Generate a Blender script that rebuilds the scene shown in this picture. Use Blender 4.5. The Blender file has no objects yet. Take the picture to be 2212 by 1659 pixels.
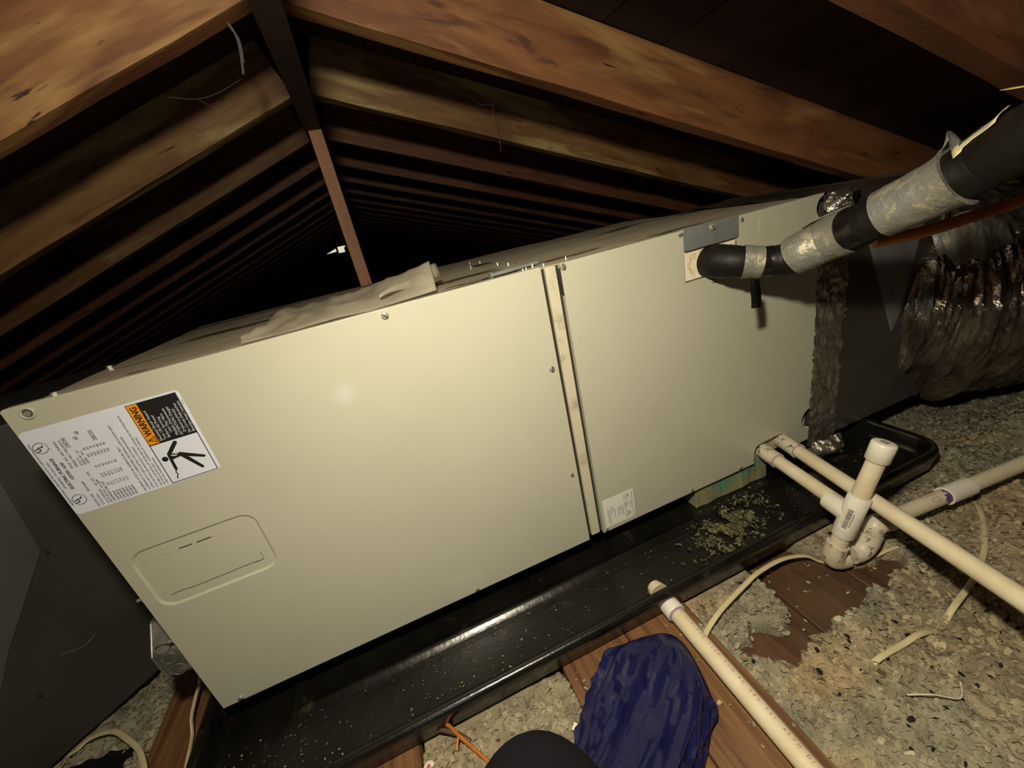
import bpy, bmesh, math, random
import numpy as np
from mathutils import Vector, Matrix, noise as mnoise
random.seed(7); RNG = np.random.default_rng(7)
S = bpy.context.scene
COL = S.collection

# ---------------------------------------------------------------- camera, world, lights, exposure
cd = bpy.data.cameras.new('camera'); cam = bpy.data.objects.new('camera', cd); COL.objects.link(cam)
cd.sensor_width = 36.0; cd.sensor_fit = 'HORIZONTAL'; cd.lens = 882.26 / 2212 * 36.0
cd.clip_start = 0.02; cd.clip_end = 100
yaw, pitch, roll = 0.26458432, 0.37391629, -0.22682763
Rz = Matrix(((math.cos(yaw), -math.sin(yaw), 0), (math.sin(yaw), math.cos(yaw), 0), (0, 0, 1)))
Bm = Matrix(((1, 0, 0), (0, 0, -1), (0, 1, 0)))
Rx = Matrix(((1, 0, 0), (0, math.cos(pitch), -math.sin(pitch)), (0, math.sin(pitch), math.cos(pitch))))
Rr = Matrix(((math.cos(roll), -math.sin(roll), 0), (math.sin(roll), math.cos(roll), 0), (0, 0, 1)))
Rw = Rr @ Rx @ Bm @ Rz                                   # world -> camera (x right, y down, z forward)
M = Matrix((Rw[0], -Rw[1], -Rw[2])).transposed().to_4x4()
M.translation = Vector((0.42294, -0.58917, 0.60860))
cam.matrix_world = M
S.camera = cam

w = bpy.data.worlds.new('sky'); S.world = w; w.use_nodes = True
w.node_tree.nodes['Background'].inputs[0].default_value = (1.0, 0.93, 0.72, 1)
w.node_tree.nodes['Background'].inputs[1].default_value = 0.75

def lamp(name, kind, loc, energy, color, radius):
    l = bpy.data.lights.new(name, kind); l.energy = energy; l.color = color; l.shadow_soft_size = radius
    o = bpy.data.objects.new(name, l); o.location = loc; COL.objects.link(o); return o
HEAD = (0.40, -0.53, 0.86)
lamp('headlamp_light', 'POINT', HEAD, 17.5, (1.0, 0.915, 0.69), 0.026)
sp = lamp('headlamp_beam', 'SPOT', HEAD, 24.0, (1.0, 0.915, 0.69), 0.026)
sp.data.spot_size = math.radians(125); sp.data.spot_blend = 1.0
sp.rotation_euler = (Vector((0.80, -0.10, -0.08)) - Vector(HEAD)).to_track_quat('-Z', 'Y').to_euler()
fl = lamp('phone_light', 'POINT', (0.262, -0.585, 0.265), 0.5, (0.70, 0.90, 1.0), 0.026)

S.view_settings.view_transform = 'Standard'; S.view_settings.look = 'None'
S.view_settings.exposure = 0.0; S.view_settings.gamma = 1.0; S.view_settings.use_curve_mapping = False

# ---------------------------------------------------------------- materials
def mat(name, base, rough=0.6, metal=0.0, var=None, vscale=8.0, vfac=0.5, bump=0.0, bscale=60.0, stretch=None,
        spec=0.5, spots=None, objrand=0.0, coat=0.0, coatr=0.12, detail=6.0, trans=0.0, alpha=1.0, blo=0.35, bhi=0.65, dist=0.0, sss=0.0):
    m = bpy.data.materials.new(name); m.use_nodes = True
    nt = m.node_tree; N = nt.nodes; L = nt.links; P = N['Principled BSDF']
    P.inputs['Roughness'].default_value = rough; P.inputs['Metallic'].default_value = metal
    P.inputs['Specular IOR Level'].default_value = spec
    P.inputs['Coat Weight'].default_value = coat; P.inputs['Coat Roughness'].default_value = coatr
    P.inputs['Transmission Weight'].default_value = trans; P.inputs['Alpha'].default_value = alpha
    tc = N.new('ShaderNodeTexCoord'); mp = N.new('ShaderNodeMapping'); L.new(tc.outputs['Object'], mp.inputs['Vector'])
    if stretch: mp.inputs['Scale'].default_value = stretch
    oi = N.new('ShaderNodeObjectInfo')
    ad = N.new('ShaderNodeVectorMath'); ad.operation = 'ADD'; L.new(mp.outputs[0], ad.inputs[0])
    sc = N.new('ShaderNodeVectorMath'); sc.operation = 'SCALE'; sc.inputs[0].default_value = (37, 91, 53)
    L.new(oi.outputs['Random'], sc.inputs['Scale']); L.new(sc.outputs[0], ad.inputs[1])
    V = ad.outputs[0]
    def rgb(c):
        n = N.new('ShaderNodeRGB'); n.outputs[0].default_value = (*c, 1); return n.outputs[0]
    def nz(scale, det=detail, d=dist, r=0.6):
        n = N.new('ShaderNodeTexNoise'); n.inputs['Scale'].default_value = scale; n.inputs['Detail'].default_value = det
        n.inputs['Roughness'].default_value = r; n.inputs['Distortion'].default_value = d
        L.new(V, n.inputs['Vector']); return n.outputs['Fac']
    def ramp(src, lo, hi):
        n = N.new('ShaderNodeMapRange'); n.inputs['From Min'].default_value = lo; n.inputs['From Max'].default_value = hi
        L.new(src, n.inputs['Value']); return n.outputs[0]
    def mix(f, a, b):
        n = N.new('ShaderNodeMix'); n.data_type = 'RGBA'
        if isinstance(f, float): n.inputs[0].default_value = f
        else: L.new(f, n.inputs[0])
        L.new(a, n.inputs[6]); L.new(b, n.inputs[7]); return n.outputs[2]
    c = rgb(base)
    if var:
        f = ramp(nz(vscale), blo, bhi)
        mu = N.new('ShaderNodeMath'); mu.operation = 'MULTIPLY'; mu.inputs[1].default_value = vfac * 2 if vfac <= .5 else 1.0
        L.new(f, mu.inputs[0]); mu.use_clamp = True
        c = mix(mu.outputs[0], c, rgb(var))
    for s in (spots or []):                               # (colour, scale, lo, hi)
        c = mix(ramp(nz(s[1], 4.0, 0.5), s[2], s[3]), c, rgb(s[0]))
    if objrand:
        h = N.new('ShaderNodeHueSaturation'); 
        mr = N.new('ShaderNodeMapRange'); mr.inputs['To Min'].default_value = 1 - objrand; mr.inputs['To Max'].default_value = 1 + objrand
        L.new(oi.outputs['Random'], mr.inputs['Value']); L.new(mr.outputs[0], h.inputs['Value']); L.new(c, h.inputs['Color']); c = h.outputs[0]
    L.new(c, P.inputs['Base Color'])
    if bump:
        b = N.new('ShaderNodeBump'); b.inputs['Strength'].default_value = min(1, bump); b.inputs['Distance'].default_value = 0.002 * max(1, bump)
        L.new(nz(bscale, 5.0), b.inputs['Height']); L.new(b.outputs[0], P.inputs['Normal'])
    m['P'] = 1
    return m

PAINT = mat('paint', (0.470, 0.458, 0.366), 0.33, var=(0.425, 0.410, 0.322), vscale=3.0, vfac=0.35, bump=0.18, bscale=520, spec=0.35, coat=0.16, coatr=0.10,
            spots=[((0.42, 0.38, 0.28), 5.5, 0.66, 0.80), ((0.80, 0.78, 0.70), 160, 0.80, 0.84)])
EDGE = mat('paint_edge', (0.45, 0.40, 0.31), 0.5, var=(0.10, 0.08, 0.05), vscale=22, vfac=0.5, blo=.5, bhi=.75)
STRIP = mat('post_paint', (0.55, 0.50, 0.38), 0.45, var=(0.22, 0.17, 0.10), vscale=30, vfac=0.5, blo=.52, bhi=.8)
DUST = mat('dusty_paint', (0.38, 0.325, 0.235), 0.85, var=(0.27, 0.225, 0.155), vscale=14, vfac=0.5, bump=0.5, bscale=240,
           stretch=(0.35, 1.5, 1), spots=[((0.035, 0.022, 0.014), 9, 0.595, 0.615), ((0.10, 0.08, 0.05), 40, 0.70, 0.74)])
GALV = mat('galvanised', (0.33, 0.345, 0.345), 0.45, 0.55, var=(0.25, 0.265, 0.265), vscale=30, bump=0.1, bscale=200)
GALVD = mat('galvanised_dull', (0.23, 0.22, 0.20), 0.40, 0.85, var=(0.16, 0.15, 0.135), vscale=6, bump=0.12, bscale=90)
BOXM = mat('box_metal', (0.40, 0.40, 0.36), 0.45, 0.7, var=(0.16, 0.16, 0.15), vscale=25, bump=0.2, bscale=120)
CREAM = mat('cream_pad', (0.74, 0.65, 0.50), 0.85, var=(0.50, 0.33, 0.14), vscale=26, vfac=0.4, blo=.55, bhi=.75, bump=0.3)
SCREW = mat('screw_metal', (0.52, 0.50, 0.42), 0.30, 0.55, var=(0.40, 0.38, 0.32), vscale=300)
BRASS = mat('worn_screw', (0.30, 0.25, 0.17), 0.4, 0.9)
DARKGAP = mat('gap', (0.02, 0.017, 0.012), 0.8)
LABEL = mat('label_white', (0.66, 0.68, 0.78), 0.35, coat=0.2, bump=0.05, bscale=100)
LABELC = mat('label_cream', (0.72, 0.71, 0.66), 0.4)
INK = mat('ink', (0.012, 0.012, 0.014), 0.4)
GREYINK = mat('grey_ink', (0.05, 0.05, 0.06), 0.5)
WHITEINK = mat('white_ink', (0.62, 0.62, 0.64), 0.4)
ORANGE = mat('orange_ink', (0.78, 0.30, 0.015), 0.38, var=(0.70, 0.24, 0.01), vscale=200)
PANM = mat('pan_plastic', (0.0040, 0.0036, 0.0032), 0.25, var=(0.009, 0.008, 0.0065), vscale=12, vfac=0.5, bump=0.25, bscale=70, spec=0.5,
           spots=[((0.045, 0.040, 0.028), 24, 0.64, 0.80)])
PVC = mat('pvc', (0.70, 0.62, 0.46), 0.38, var=(0.60, 0.50, 0.33), vscale=18, vfac=0.45, bump=0.05, bscale=60,
          spots=[((0.26, 0.20, 0.12), 60, 0.72, 0.78)])
PVCN = mat('pvc_new', (0.74, 0.71, 0.63), 0.32, var=(0.68, 0.63, 0.52), vscale=20, vfac=0.4)
PVCD = mat('pvc_dirty', (0.62, 0.57, 0.46), 0.4, var=(0.52, 0.45, 0.33), vscale=26,
           spots=[((0.13, 0.09, 0.05), 75, 0.57, 0.65)])
PURPLE = mat('primer', (0.10, 0.055, 0.20), 0.35)
PURPLEL = mat('primer_ring', (0.33, 0.21, 0.33), 0.4)
REDPRINT = mat('red_print', (0.40, 0.10, 0.12), 0.5)
FOILT = mat('foil_tape', (0.24, 0.245, 0.24), 0.42, 0.4, var=(0.27, 0.25, 0.20), vscale=28, vfac=0.5, bump=1.4, bscale=75,
            spots=[((0.40, 0.36, 0.25), 70, 0.53, 0.62)])
FOILW = mat('crumpled_foil', (0.62, 0.58, 0.52), 0.22, 0.9, var=(0.40, 0.36, 0.30), vscale=22, bump=2.5, bscale=48, stretch=(2.5, 1, .7))
MYLAR = mat('mylar', (0.42, 0.37, 0.32), 0.20, 0.9, var=(0.15, 0.11, 0.085), vscale=16, bump=3.0, bscale=26, stretch=(2.6, 1, 0.6))
FOAM = mat('black_foam', (0.0055, 0.0047, 0.004), 0.5, var=(0.010, 0.008, 0.0065), vscale=20, bump=0.2, bscale=300, spec=0.22)
TAPEB = mat('black_tape', (0.007, 0.0065, 0.0065), 0.22, bump=0.15, bscale=90)
COPPER = mat('copper_orange', (0.62, 0.23, 0.03), 0.4, 0.3, var=(0.40, 0.12, 0.03), vscale=20)
RAFT = mat('rafter_wood', (0.31, 0.130, 0.050), 0.62, var=(0.17, 0.062, 0.026), vscale=7, vfac=0.5, dist=0.6, bump=0.35, bscale=34, stretch=(0.5, 3, 3),
           spots=[((0.12, 0.045, 0.028), 9, 0.58, 0.68), ((0.42, 0.23, 0.085), 5, 0.56, 0.70), ((0.05, 0.02, 0.012), 16, 0.68, 0.72)], objrand=0.18)
RAFTL = mat('rafter_wood_tan', (0.26, 0.138, 0.050), 0.62, var=(0.15, 0.066, 0.025), vscale=8, vfac=0.5, dist=0.6, bump=0.35, bscale=34, stretch=(0.5, 3, 3),
            spots=[((0.14, 0.06, 0.022), 9, 0.58, 0.68), ((0.42, 0.31, 0.13), 5, 0.54, 0.68), ((0.04, 0.018, 0.01), 18, 0.68, 0.71)], objrand=0.15)
RAFTD = mat('rafter_wood_dark_falloff', (0.22, 0.080, 0.034), 0.6, var=(0.12, 0.042, 0.020), vscale=7, vfac=0.5, bump=0.35, bscale=34, stretch=(0.5, 3, 3), dist=1.2,
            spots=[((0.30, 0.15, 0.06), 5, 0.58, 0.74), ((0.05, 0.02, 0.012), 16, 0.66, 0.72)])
RIDGE = mat('ridge_wood', (0.045, 0.022, 0.013), 0.75, var=(0.022, 0.010, 0.007), vscale=12, bump=0.3)
POST = mat('post_wood', (0.36, 0.16, 0.075), 0.6, var=(0.27, 0.12, 0.05), vscale=9, bump=0.2, stretch=(3, 3, 0.5),
           spots=[((0.10, 0.04, 0.03), 7, 0.66, 0.75)])
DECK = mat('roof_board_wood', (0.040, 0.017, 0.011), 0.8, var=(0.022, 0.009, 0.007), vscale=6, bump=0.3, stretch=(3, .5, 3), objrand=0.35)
PLANK = mat('plank_wood', (0.20, 0.098, 0.038), 0.5, var=(0.095, 0.042, 0.018), vscale=16, vfac=0.5, bump=0.6, bscale=26, stretch=(6.5, 0.28, 6),
            spots=[((0.06, 0.025, 0.012), 7, 0.66, 0.72)], objrand=0.2, dist=0.4)
PLANKD = mat('dark_plank_wood', (0.105, 0.055, 0.030), 0.42, var=(0.055, 0.030, 0.018), vscale=10, vfac=0.5, bump=0.5, bscale=30, stretch=(3, 0.6, 3),
             spots=[((0.16, 0.07, 0.035), 9, 0.60, 0.75)])
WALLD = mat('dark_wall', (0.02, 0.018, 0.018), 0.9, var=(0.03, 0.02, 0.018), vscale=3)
CABLE = mat('cable_jacket', (0.60, 0.52, 0.33), 0.45, var=(0.52, 0.43, 0.24), vscale=30)
CLOTH = mat('navy_cloth', (0.0065, 0.006, 0.009), 0.95, spec=0.1, var=(0.009, 0.008, 0.012), vscale=60, bump=0.5, bscale=700)
BLUEP = mat('blue_plastic', (0.010, 0.011, 0.062), 0.17, var=(0.008, 0.009, 0.045), vscale=14, bump=0.8, bscale=30, stretch=(2.2, 1.2, 1), spec=0.5)
SKIN = mat('skin', (0.45, 0.26, 0.18), 0.5)
GREYD = mat('grey_duct_wrap', (0.050, 0.047, 0.038), 0.6, var=(0.032, 0.028, 0.023), vscale=5, bump=0.2, bscale=60)
GREYL = mat('grey_duct_sheet', (0.085, 0.088, 0.083), 0.5, var=(0.06, 0.062, 0.058), vscale=6, bump=0.2, bscale=60)
PADM = mat('support_pad', (0.19, 0.20, 0.16), 0.6, 0.2, var=(0.33, 0.30, 0.15), vscale=14, vfac=0.5, bump=0.6, bscale=130,
           spots=[((0.14, 0.30, 0.19), 5, 0.52, 0.60)])
SHEET = mat('poly_sheet', (0.50, 0.46, 0.37), 0.28, var=(0.36, 0.31, 0.23), vscale=12, bump=0.4, bscale=22, spec=0.7, alpha=0.5)
STICK = mat('sticker', (0.62, 0.58, 0.38), 0.4, var=(0.66, 0.50, 0.20), vscale=28, vfac=0.4)
WEB = mat('web', (0.12, 0.115, 0.12), 0.9)
STAIN = mat('scorch_stain', (0.42, 0.26, 0.10), 0.9)

def attr_mat(name, rough, bump=0.0, bscale=100):
    m = bpy.data.materials.new(name); m.use_nodes = True; N = m.node_tree.nodes; L = m.node_tree.links
    P = N['Principled BSDF']; P.inputs['Roughness'].default_value = rough; P.inputs['Specular IOR Level'].default_value = 0.25
    a = N.new('ShaderNodeAttribute'); a.attribute_name = 'tint'; L.new(a.outputs['Color'], P.inputs['Base Color'])
    if bump:
        tc = N.new('ShaderNodeTexCoord'); n = N.new('ShaderNodeTexNoise'); n.inputs['Scale'].default_value = bscale; n.inputs['Detail'].default_value = 6
        L.new(tc.outputs['Object'], n.inputs['Vector']); b = N.new('ShaderNodeBump'); b.inputs['Strength'].default_value = bump; b.inputs['Distance'].default_value = .004
        L.new(n.outputs['Fac'], b.inputs['Height']); L.new(b.outputs[0], P.inputs['Normal'])
    return m
INSUL = attr_mat('insulation', 0.95, 1.0, 260)
BITS = attr_mat('bits', 0.85)

# ---------------------------------------------------------------- object helpers
def link(name, me, parent=None, smooth=False, autosm=None):
    o = bpy.data.objects.new(name, me); COL.objects.link(o)
    if parent is not None: o.parent = parent
    if smooth:
        me.polygons.foreach_set('use_smooth', [True] * len(me.polygons))
        if autosm: 
            try: me.set_sharp_from_angle(angle=math.radians(autosm))
            except Exception: pass
    return o
def empty(name, loc=(0, 0, 0)):
    o = bpy.data.objects.new(name, None); o.location = loc; o.empty_display_size = 0.05; COL.objects.link(o); return o
def tag(o, label=None, cat=None, group=None, kind=None):
    if label: o['label'] = label
    if cat: o['category'] = cat
    if group: o['group'] = group
    if kind: o['kind'] = kind
    return o
class MB:
    def __init__(s): s.v = []; s.f = []; s.mi = []; s.mats = []
    def m(s, mt):
        if mt not in s.mats: s.mats.append(mt)
        return s.mats.index(mt)
    def add(s, vs, fs, mt):
        b = len(s.v); s.v += [tuple(x) for x in vs]; k = s.m(mt)
        for f in fs: s.f.append(tuple(b + i for i in f)); s.mi.append(k)
    def box(s, lo, hi, mt, mtx=None):
        x0, y0, z0 = lo; x1, y1, z1 = hi
        v = [Vector(p) for p in ((x0,y0,z0),(x1,y0,z0),(x1,y1,z0),(x0,y1,z0),(x0,y0,z1),(x1,y0,z1),(x1,y1,z1),(x0,y1,z1))]
        if mtx: v = [mtx @ p for p in v]
        s.add(v, [(0,3,2,1),(4,5,6,7),(0,1,5,4),(1,2,6,5),(2,3,7,6),(3,0,4,7)], mt)
    def prism(s, poly, off, mt):                          # poly: 3D outline, off: extrusion vector
        n = len(poly); off = Vector(off); p = [Vector(q) for q in poly]; v = p + [q + off for q in p]
        s.add(v, [tuple(range(n)), tuple(range(2*n-1, n-1, -1))] + [(i, i+n, (i+1) % n + n, (i+1) % n) for i in range(n)], mt)
    def sweep(s, pts, rad, mt, n=16, caps=True, squash=None, nz=None):
        pts = [Vector(p) for p in pts]; m = len(pts)
        if not hasattr(rad, '__len__'): rad = [rad] * m
        T = []
        for i in range(m):
            t = pts[min(i+1, m-1)] - pts[max(i-1, 0)]; T.append(t.normalized())
        up = Vector((0, 0, 1)) if abs(T[0].z) < .9 else Vector((0, 1, 0))
        N = (up - T[0] * up.dot(T[0])).normalized(); vs = []
        for i in range(m):
            if i: N = (N - T[i] * N.dot(T[i])).normalized()
            B = T[i].cross(N)
            for k in range(n):
                a = 2 * math.pi * k / n; r = rad[i]
                if nz: r *= nz(i, a)
                q = 1.0 if squash is None else squash
                vs.append(pts[i] + N * (math.cos(a) * r * q) + B * (math.sin(a) * r))
        fs = [(i*n+k, i*n+(k+1) % n, (i+1)*n+(k+1) % n, (i+1)*n+k) for i in range(m-1) for k in range(n)]
        if caps: fs += [tuple(range(n-1, -1, -1)), tuple((m-1)*n+k for k in range(n))]
        s.add(vs, fs, mt)
    def mesh(s, name):
        me = bpy.data.meshes.new(name); me.from_pydata(s.v, [], s.f)
        for mt in s.mats: me.materials.append(mt)
        me.polygons.foreach_set('material_index', s.mi); me.update(); return me
    def build(s, name, parent=None, smooth=False, autosm=35, bevel=0):
        me = s.mesh(name)
        bm = bmesh.new(); bm.from_mesh(me); bmesh.ops.recalc_face_normals(bm, faces=bm.faces); bm.to_mesh(me); bm.free()
        o = link(name, me, parent, smooth, autosm)
        if bevel:
            b = o.modifiers.new('bevel', 'BEVEL'); b.width = bevel; b.segments = 2; b.limit_method = 'ANGLE'
        return o
def spline(P, n=8):
    P = [Vector(p) for p in P]; out = []
    for i in range(len(P) - 1):
        a = P[max(i-1, 0)]; b = P[i]; c = P[i+1]; d = P[min(i+2, len(P)-1)]
        for k in range(n):
            t = k / n
            out.append(0.5 * ((2*b) + (c-a)*t + (2*a-5*b+4*c-d)*t*t + (3*b-a-3*c+d)*t*t*t))
    out.append(P[-1]); return out
def lerp(vals, m):
    x = np.linspace(0, len(vals)-1, m); return list(np.interp(x, range(len(vals)), vals))
def rrect(x0, z0, x1, z1, r, n=6):
    out = []
    for cx, cz, a0 in ((x1-r, z1-r, 0), (x0+r, z1-r, 90), (x0+r, z0+r, 180), (x1-r, z0+r, 270)):
        for k in range(n+1):
            a = math.radians(a0 + 90*k/n); out.append((cx + r*math.cos(a), cz + r*math.sin(a)))
    return out

# ================================================================ SETTING
RX, RH, SL, RD = 0.412, 0.990, 0.357, 0.120        # ridge x, rafter underside at ridge, slope, rafter depth
ceiling = tag(empty('ceiling', (RX, 0, RH)), kind='structure')
def ceil_child(o): 
    o.parent = ceiling; o.matrix_parent_inverse = Matrix.Translation((-RX, 0, -RH)); return o
ang = math.atan(SL)
def slope_mtx(side, y):      # local x runs down the slope from the ridge; local z up (perpendicular)
    if side > 0: R = Matrix.Rotation(ang, 4, 'Y')
    else: R = Matrix.Rotation(math.pi, 4, 'Z') @ Matrix.Rotation(ang, 4, 'Y')
    return Matrix.Translation((RX, y, RH)) @ R
ys = [0.233 + 0.416*k for k in range(-6, 14)]
for k, y in enumerate(ys):
    for side in (-1, 1):
        mb = MB(); L = 3.15
        th = 0.038
        nseg = 24; vs = []; fs = []
        for i in range(nseg + 1):                     # slightly uneven edges
            x = 0.02 + (L - 0.02) * i / nseg
            for (yy, zz) in ((0, 0), (th, 0), (th, RD), (0, RD)):
                j = random.uniform(-.0012, .0012)
                vs.append((x, (yy if side > 0 else -yy) , zz + (j if zz == 0 else 0)))
        for i in range(nseg):
            for e in range(4): fs.append((i*4+e, i*4+(e+1) % 4, i*4+4+(e+1) % 4, i*4+4+e))
        fs += [(0, 3, 2, 1), tuple(nseg*4+e for e in range(4))]
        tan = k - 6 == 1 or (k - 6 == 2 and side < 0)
        mb.add(vs, fs, RAFTL if tan else (RAFTD if (k - 6 == -1 and side > 0) or k - 6 >= (2 if side > 0 else 3) else RAFT))  # far rafters take the darker wood, painting in the light's falloff
        o = mb.build('rafter'); 
        yy = y + (0.018 if side > 0 and k == 6 else 0)
        o.matrix_world = slope_mtx(side, yy); ceil_child(o)
        if k - 6 == 1 and side > 0:                      # round knot standing proud on the second rafter
            kb = MB(); cx, cz = 0.555, 0.045
            ring = [(cx + .018*math.cos(a), -.0015, cz + .016*math.sin(a)) for a in np.linspace(0, 2*math.pi, 18)]
            kb.sweep(ring, .0022, RAFT, 6, caps=False); kn = kb.build('knot', o, True)
mb = MB(); mb.box((-.019, -2.45, -.078), (.019, 6.02, .10), RIDGE); o = mb.build('ridge_board'); o.location = (RX, 0, RH); ceil_child(o); o['label'] = 'dark ridge board the rafters meet on'
for side in (-1, 1):
    i = 0; x = 0.0
    while x < 3.2:
        wd = 0.142; mb = MB(); dz = random.uniform(0, .003)
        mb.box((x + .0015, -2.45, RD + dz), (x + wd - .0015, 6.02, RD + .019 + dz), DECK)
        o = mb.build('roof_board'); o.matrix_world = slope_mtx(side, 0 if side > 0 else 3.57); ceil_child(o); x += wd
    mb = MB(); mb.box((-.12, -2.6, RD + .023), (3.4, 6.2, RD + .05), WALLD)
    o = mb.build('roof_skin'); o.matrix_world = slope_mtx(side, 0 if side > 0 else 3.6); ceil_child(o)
def struct(name, mb, label=None):
    o = mb.build(name); tag(o, label, kind='structure'); return o
mb = MB(); mb.box((-2.85, -2.6, -.6), (-2.75, 6.2, .2), WALLD); struct('wall_left', mb)
mb = MB(); mb.box((3.55, -2.6, -.6), (3.65, 6.2, .2), WALLD); struct('wall_right', mb)
mb = MB(); mb.box((-2.85, -2.6, -.6), (3.65, -2.5, 1.4), WALLD); struct('wall_front', mb)
mb = MB(); y0, y1 = 6.03, 6.08
mb.box((-2.85, y0, -.6), (3.65, y1, .690), WALLD); mb.box((-2.85, y0, .775), (3.65, y1, 1.4), WALLD)
mb.box((-2.85, y0, .690), (-.01, y1, .775), WALLD); mb.box((.262, y0, .690), (3.65, y1, .775), WALLD)
mb.box((.128, y0, .690), (.152, y1, .775), WALLD)
mb.prism([(-.01, y0, .716), (-.01, y0, .775), (.128, y0, .775), (.128, y0, .760)], (0, y1-y0, 0), WALLD)
mb.prism([(-.01, y0, .690), (-.01, y0, .712), (.128, y0, .716), (.128, y0, .690)], (0, y1-y0, 0), WALLD)
mb.box((.240, y0, .690), (.262, y1, .752), WALLD)
o = mb.build('wall_back'); tag(o, kind='structure')
mb = MB(); mb.box((-2.85, -2.6, -.62), (3.65, 6.2, -.20), WALLD); floor = mb.build('floor'); tag(floor, kind='structure')

# planks and joist tops that show between the insulation (children of the floor)
def plank(x0, x1, y0, y1, zt, m, th=.022, rot=0):
    mb = MB(); L = y1 - y0; wd = x1 - x0; ny = max(2, int(L/.08)); vs = []; fs = []
    for i in range(ny+1):
        yy = -L/2 + L*i/ny
        for (xx, zz) in ((-wd/2, -th), (wd/2, -th), (wd/2, -.0012), (wd/2-.0015, 0), (-wd/2+.0015, 0), (-wd/2, -.0012)):
            vs.append((xx + (random.uniform(-.0004, .0004)), yy, zz + random.uniform(-.0002, .0002)))
    for i in range(ny):
        for e in range(6): fs.append((i*6+e, i*6+(e+1) % 6, (i+1)*6+(e+1) % 6, (i+1)*6+e))
    fs += [tuple(range(5, -1, -1)), tuple(ny*6+e for e in range(6))]
    mb.add(vs, fs, m); o = mb.build('plank', floor); o.location = ((x0+x1)/2, (y0+y1)/2, zt); o.rotation_euler.z = rot; return o
plank(.095, .1425, -1.6, .9, -.0765, PLANK); plank(.144, .277, -1.6, .9, -.0760, PLANK)
plank(.519, .6375, -1.6, .9, -.0760, PLANK); plank(.6395, .7620, -1.6, .9, -.0762, PLANK)
plank(.790, .925, -1.4, .5, -.1080, PLANKD); plank(.928, 1.062, -1.4, .5, -.1080, PLANKD); plank(1.065, 1.20, -1.4, .5, -.1080, PLANKD)
plank(-.165, -.060, -1.2, .9, -.0775, PLANK)

# ---------------------------------------------------------------- loose insulation (stuff)
def vnoise(x, y, s, seed):
    g = np.random.default_rng(seed).random((256, 256)); u = x/s; v = y/s
    i = np.floor(u).astype(int); j = np.floor(v).astype(int); a = u - i; b = v - j
    a = a*a*(3-2*a); b = b*b*(3-2*b)
    G = lambda p, q: g[p % 256, q % 256]
    return (G(i, j)*(1-a)+G(i+1, j)*a)*(1-b)+(G(i, j+1)*(1-a)+G(i+1, j+1)*a)*b
EXPO = np.array([(0.925,-0.09),(1.02,-0.116),(1.05,-0.19),(1.075,-0.222),(1.13,-0.235),(1.177,-0.246),(1.118,-0.262),(0.97,-0.281),(0.91,-0.285),(0.843,-0.293),(0.818,-0.272),(0.783,-0.235),(0.832,-0.226),(0.875,-0.248),(0.905,-0.240),(0.908,-0.19),(0.912,-0.131)])
def poly_sd(x, y, P):                                   # signed distance, negative inside
    d = np.full(x.shape, 1e9); ins = np.zeros(x.shape, bool); n = len(P)
    for i in range(n):
        ax, ay = P[i]; bx, by = P[(i+1) % n]; ex, ey = bx-ax, by-ay
        t = np.clip(((x-ax)*ex+(y-ay)*ey)/(ex*ex+ey*ey), 0, 1)
        d = np.minimum(d, np.hypot(x-ax-t*ex, y-ay-t*ey))
        c = ((ay > y) != (by > y)) & (x < (bx-ax)*(y-ay)/(by-ay+1e-12)+ax); ins ^= c
    return np.where(ins, -d, d)
def ss(a, b, x): t = np.clip((x-a)/(b-a), 0, 1); return t*t*(3-2*t)
def height(x, y):
    wob = (vnoise(x, y, .030, 5)-.5)*.034 + (vnoise(x, y, .009, 6)-.5)*.016
    h = -.080 + (vnoise(x, y, .16, 1)-.5)*.020 + (vnoise(x, y, .05, 2)-.5)*.014 + (vnoise(x, y, .022, 3)-.5)*.010
    h = h + (1-np.abs(2*vnoise(x, y, .017, 4)-1))*.0075 + (1-np.abs(2*vnoise(x, y, .0085, 14)-1))*.0050 - .008
    h = h - .013*ss(.76, 1.1, x)
    deep = -.132 + (vnoise(x, y, .02, 9)-.5)*.01
    # exposed wood: front planks
    def band(x0, x1, ytop):
        d = np.maximum(np.maximum(x0-x, x-x1), y-ytop) + wob*.35; return ss(.006, -.010, d)
    m = np.maximum(band(.092, .280, .6), band(.517, .752, .6))
    m = np.maximum(m, band(-.165, -.072, .30))
    m = np.maximum(m, ss(.010, -.014, poly_sd(x, y, EXPO) + wob*.5))
    h = np.where((x > .77) & (x < 1.22), np.maximum(h, -.1045), h)
    # insulation creeping over the right plank's edge
    h = h*(1-m) + deep*m
    pan = ss(.02, 0, np.maximum(np.maximum(-.05-x, x-1.45), np.maximum(-.15-y, y-.75)))
    h = np.where(pan > 0, np.minimum(h, -.079 - .006*pan), h)
    duct = ss(.03, 0, np.maximum(1.5-x, x-2.9)) * ss(-.14, -.04, y) * ss(.6, .45, y)
    h = np.where(duct > 0, h - .05*duct*ss(1.5, 1.6, x), h)
    return h, m
def tint_of(x, y, n):
    a = vnoise(x, y, .07, 11)[:, None]; b = vnoise(x, y, .018, 12)[:, None]
    c = np.array([.345, .300, .195])*(1-a) + np.array([.285, .262, .195])*a
    yb = ss(.62, .80, vnoise(x, y, .11, 13))[:, None]
    # warmer fibre patches near the boards
    wp = np.exp(-((x-.83)**2/.0022 + (y+.325)**2/.0012)) + .8*np.exp(-((x-.80)**2/.003+(y+.165)**2/.0010)) + .7*ss(.52, .28, x)*ss(.2, .3, x) + .5*np.exp(-((x-1.45)**2/.01+(y+.28)**2/.006))
    yb = np.clip(yb*.35 + wp[:, None]*.65, 0, .7)
    c = c*(1-yb) + np.array([.43, .305, .165])*yb
    return c*(.72+.5*b)
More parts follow.
